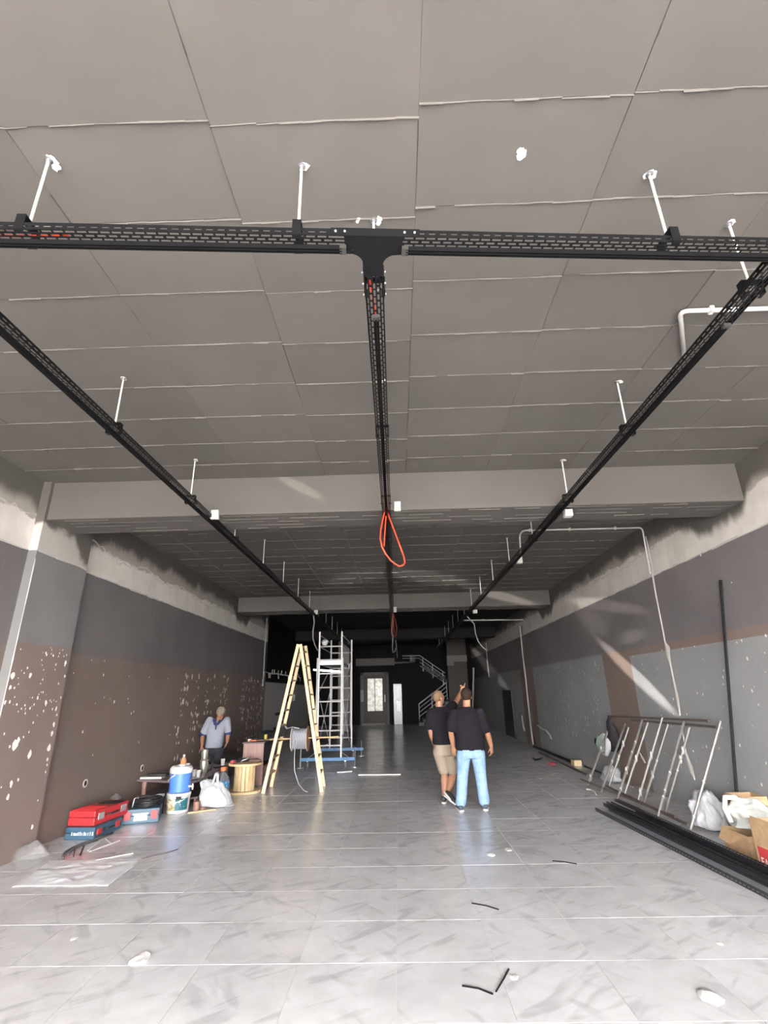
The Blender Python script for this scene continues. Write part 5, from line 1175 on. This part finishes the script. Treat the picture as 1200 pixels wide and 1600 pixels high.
for h_, k_, a_ in ((hipL, knL, anL), (hipR, knR, anR)): b.limb([h_, k_, k_.lerp(a_, .35), a_], [.09, .056, .056, .04])
po = MB(); hem = D(334, 1168, .08)
po.loft([(nb + V(0, .06, -.06), V(.09, 0, 0), V(0, .08, 0)), (chest + V(0, .03, .045), V(.14, 0, 0), V(0, .10, 0)), (chest + V(0, .01, -.02), V(.20, 0, 0), V(0, .14, 0)), (chest.lerp(hem, .35), V(.195, 0, 0), V(0, .155, 0)), (chest.lerp(hem, .7), V(.185, 0, 0), V(0, .165, 0)), (hem, V(.185, 0, 0), V(0, .16, 0))], 20, 2.4)
cf = []
for s_, e_ in ((shL, elL), (shR, elR)):
    po.limb([s_, s_.lerp(e_, .5), s_.lerp(e_, .78)], [.086, .082, .082]); d_ = (e_ - s_).normalized(); p = s_.lerp(e_, .78)
    cf.append(MB().limb([p + d_ * .05, p + d_ * .075], [.076, .074]))
tr_ = MB(); hp_ = (hipL + hipR) / 2
tr_.loft([(hp_ + V(0, -.02, .14), V(.178, 0, 0), V(0, .145, 0)), (hp_, V(.185, 0, 0), V(0, .15, 0)), (hp_ + V(0, 0, -.08), V(.175, 0, 0), V(0, .13, 0))], 20, 2.5)
for h_, k_ in ((hipL, knL), (hipR, knR)): tr_.limb([h_, h_.lerp(k_, .5), k_], [.112, .10, .09])
u1, o1 = shoe((anL.x, anL.y + .07, 0), (anL.x - .03, anL.y - .2, 0)); u2, o2 = shoe((anR.x, anR.y + .07, 0), (anR.x + .03, anR.y - .2, 0))
POL = simple('polo_grey', (.27, .28, .33), .85, 0, .08, 14, .3); NAV = simple('polo_navy', (.025, .04, .13), .8)
Rm = Mh.to_3x3(); coll = MB()
for sx in (-1, 1):
    p0 = nb + V(sx * .045, .03, .0); coll.loft([(p0 + V(0, .05, .03), V(.035, 0, 0), V(0, .012, .01)), (p0 + V(sx * .03, -.09, .0), V(.04, .01, 0), V(0, .016, .01)), (p0 + V(-sx * .02, -.17, -.10), V(.03, 0, 0), V(0, .014, .01))], 10)
coll.loft([(nb + V(0, -.155, -.10), V(.022, 0, 0), V(0, .01, 0)), (nb + V(0, -.155, -.2), V(.012, 0, 0), V(0, .01, 0))], 8)
eye = MB()
for sx in (-1, 1): eye.ball(Q(sx * .03, .083, .003), .011, 8)
brow = MB()
for sx in (-1, 1): brow.tube([Q(sx * .014, .096, .022), Q(sx * .032, .092, .028), Q(sx * .048, .08, .022)], .005, 6)
GH = simple('hair_grey', (.24, .20, .16), .8, 0, .3, 50)
person('grey-haired man in grey polo shirt looking down over the low table', V(hp_.x, 12.0, 0), (b, SKIN2), [('polo_shirt', po, POL, .010), ('shorts', tr_, simple('dark_shorts', (.022, .022, .03), .85), .010)],
       [('hair', cap_hair(Q, Mh, 1, -.03, .052, .016, 3), GH), ('collar', coll, NAV), ('sleeve_band', cf[0], NAV), ('sleeve_band', cf[1], NAV), ('eyes', eye, simple('eye_dark', (.03, .02, .02), .3)), ('eyebrows', brow, GH), ('shoe', u1, shb), ('shoe', u2, shb), ('sole', o1, shb), ('sole', o2, shb)])
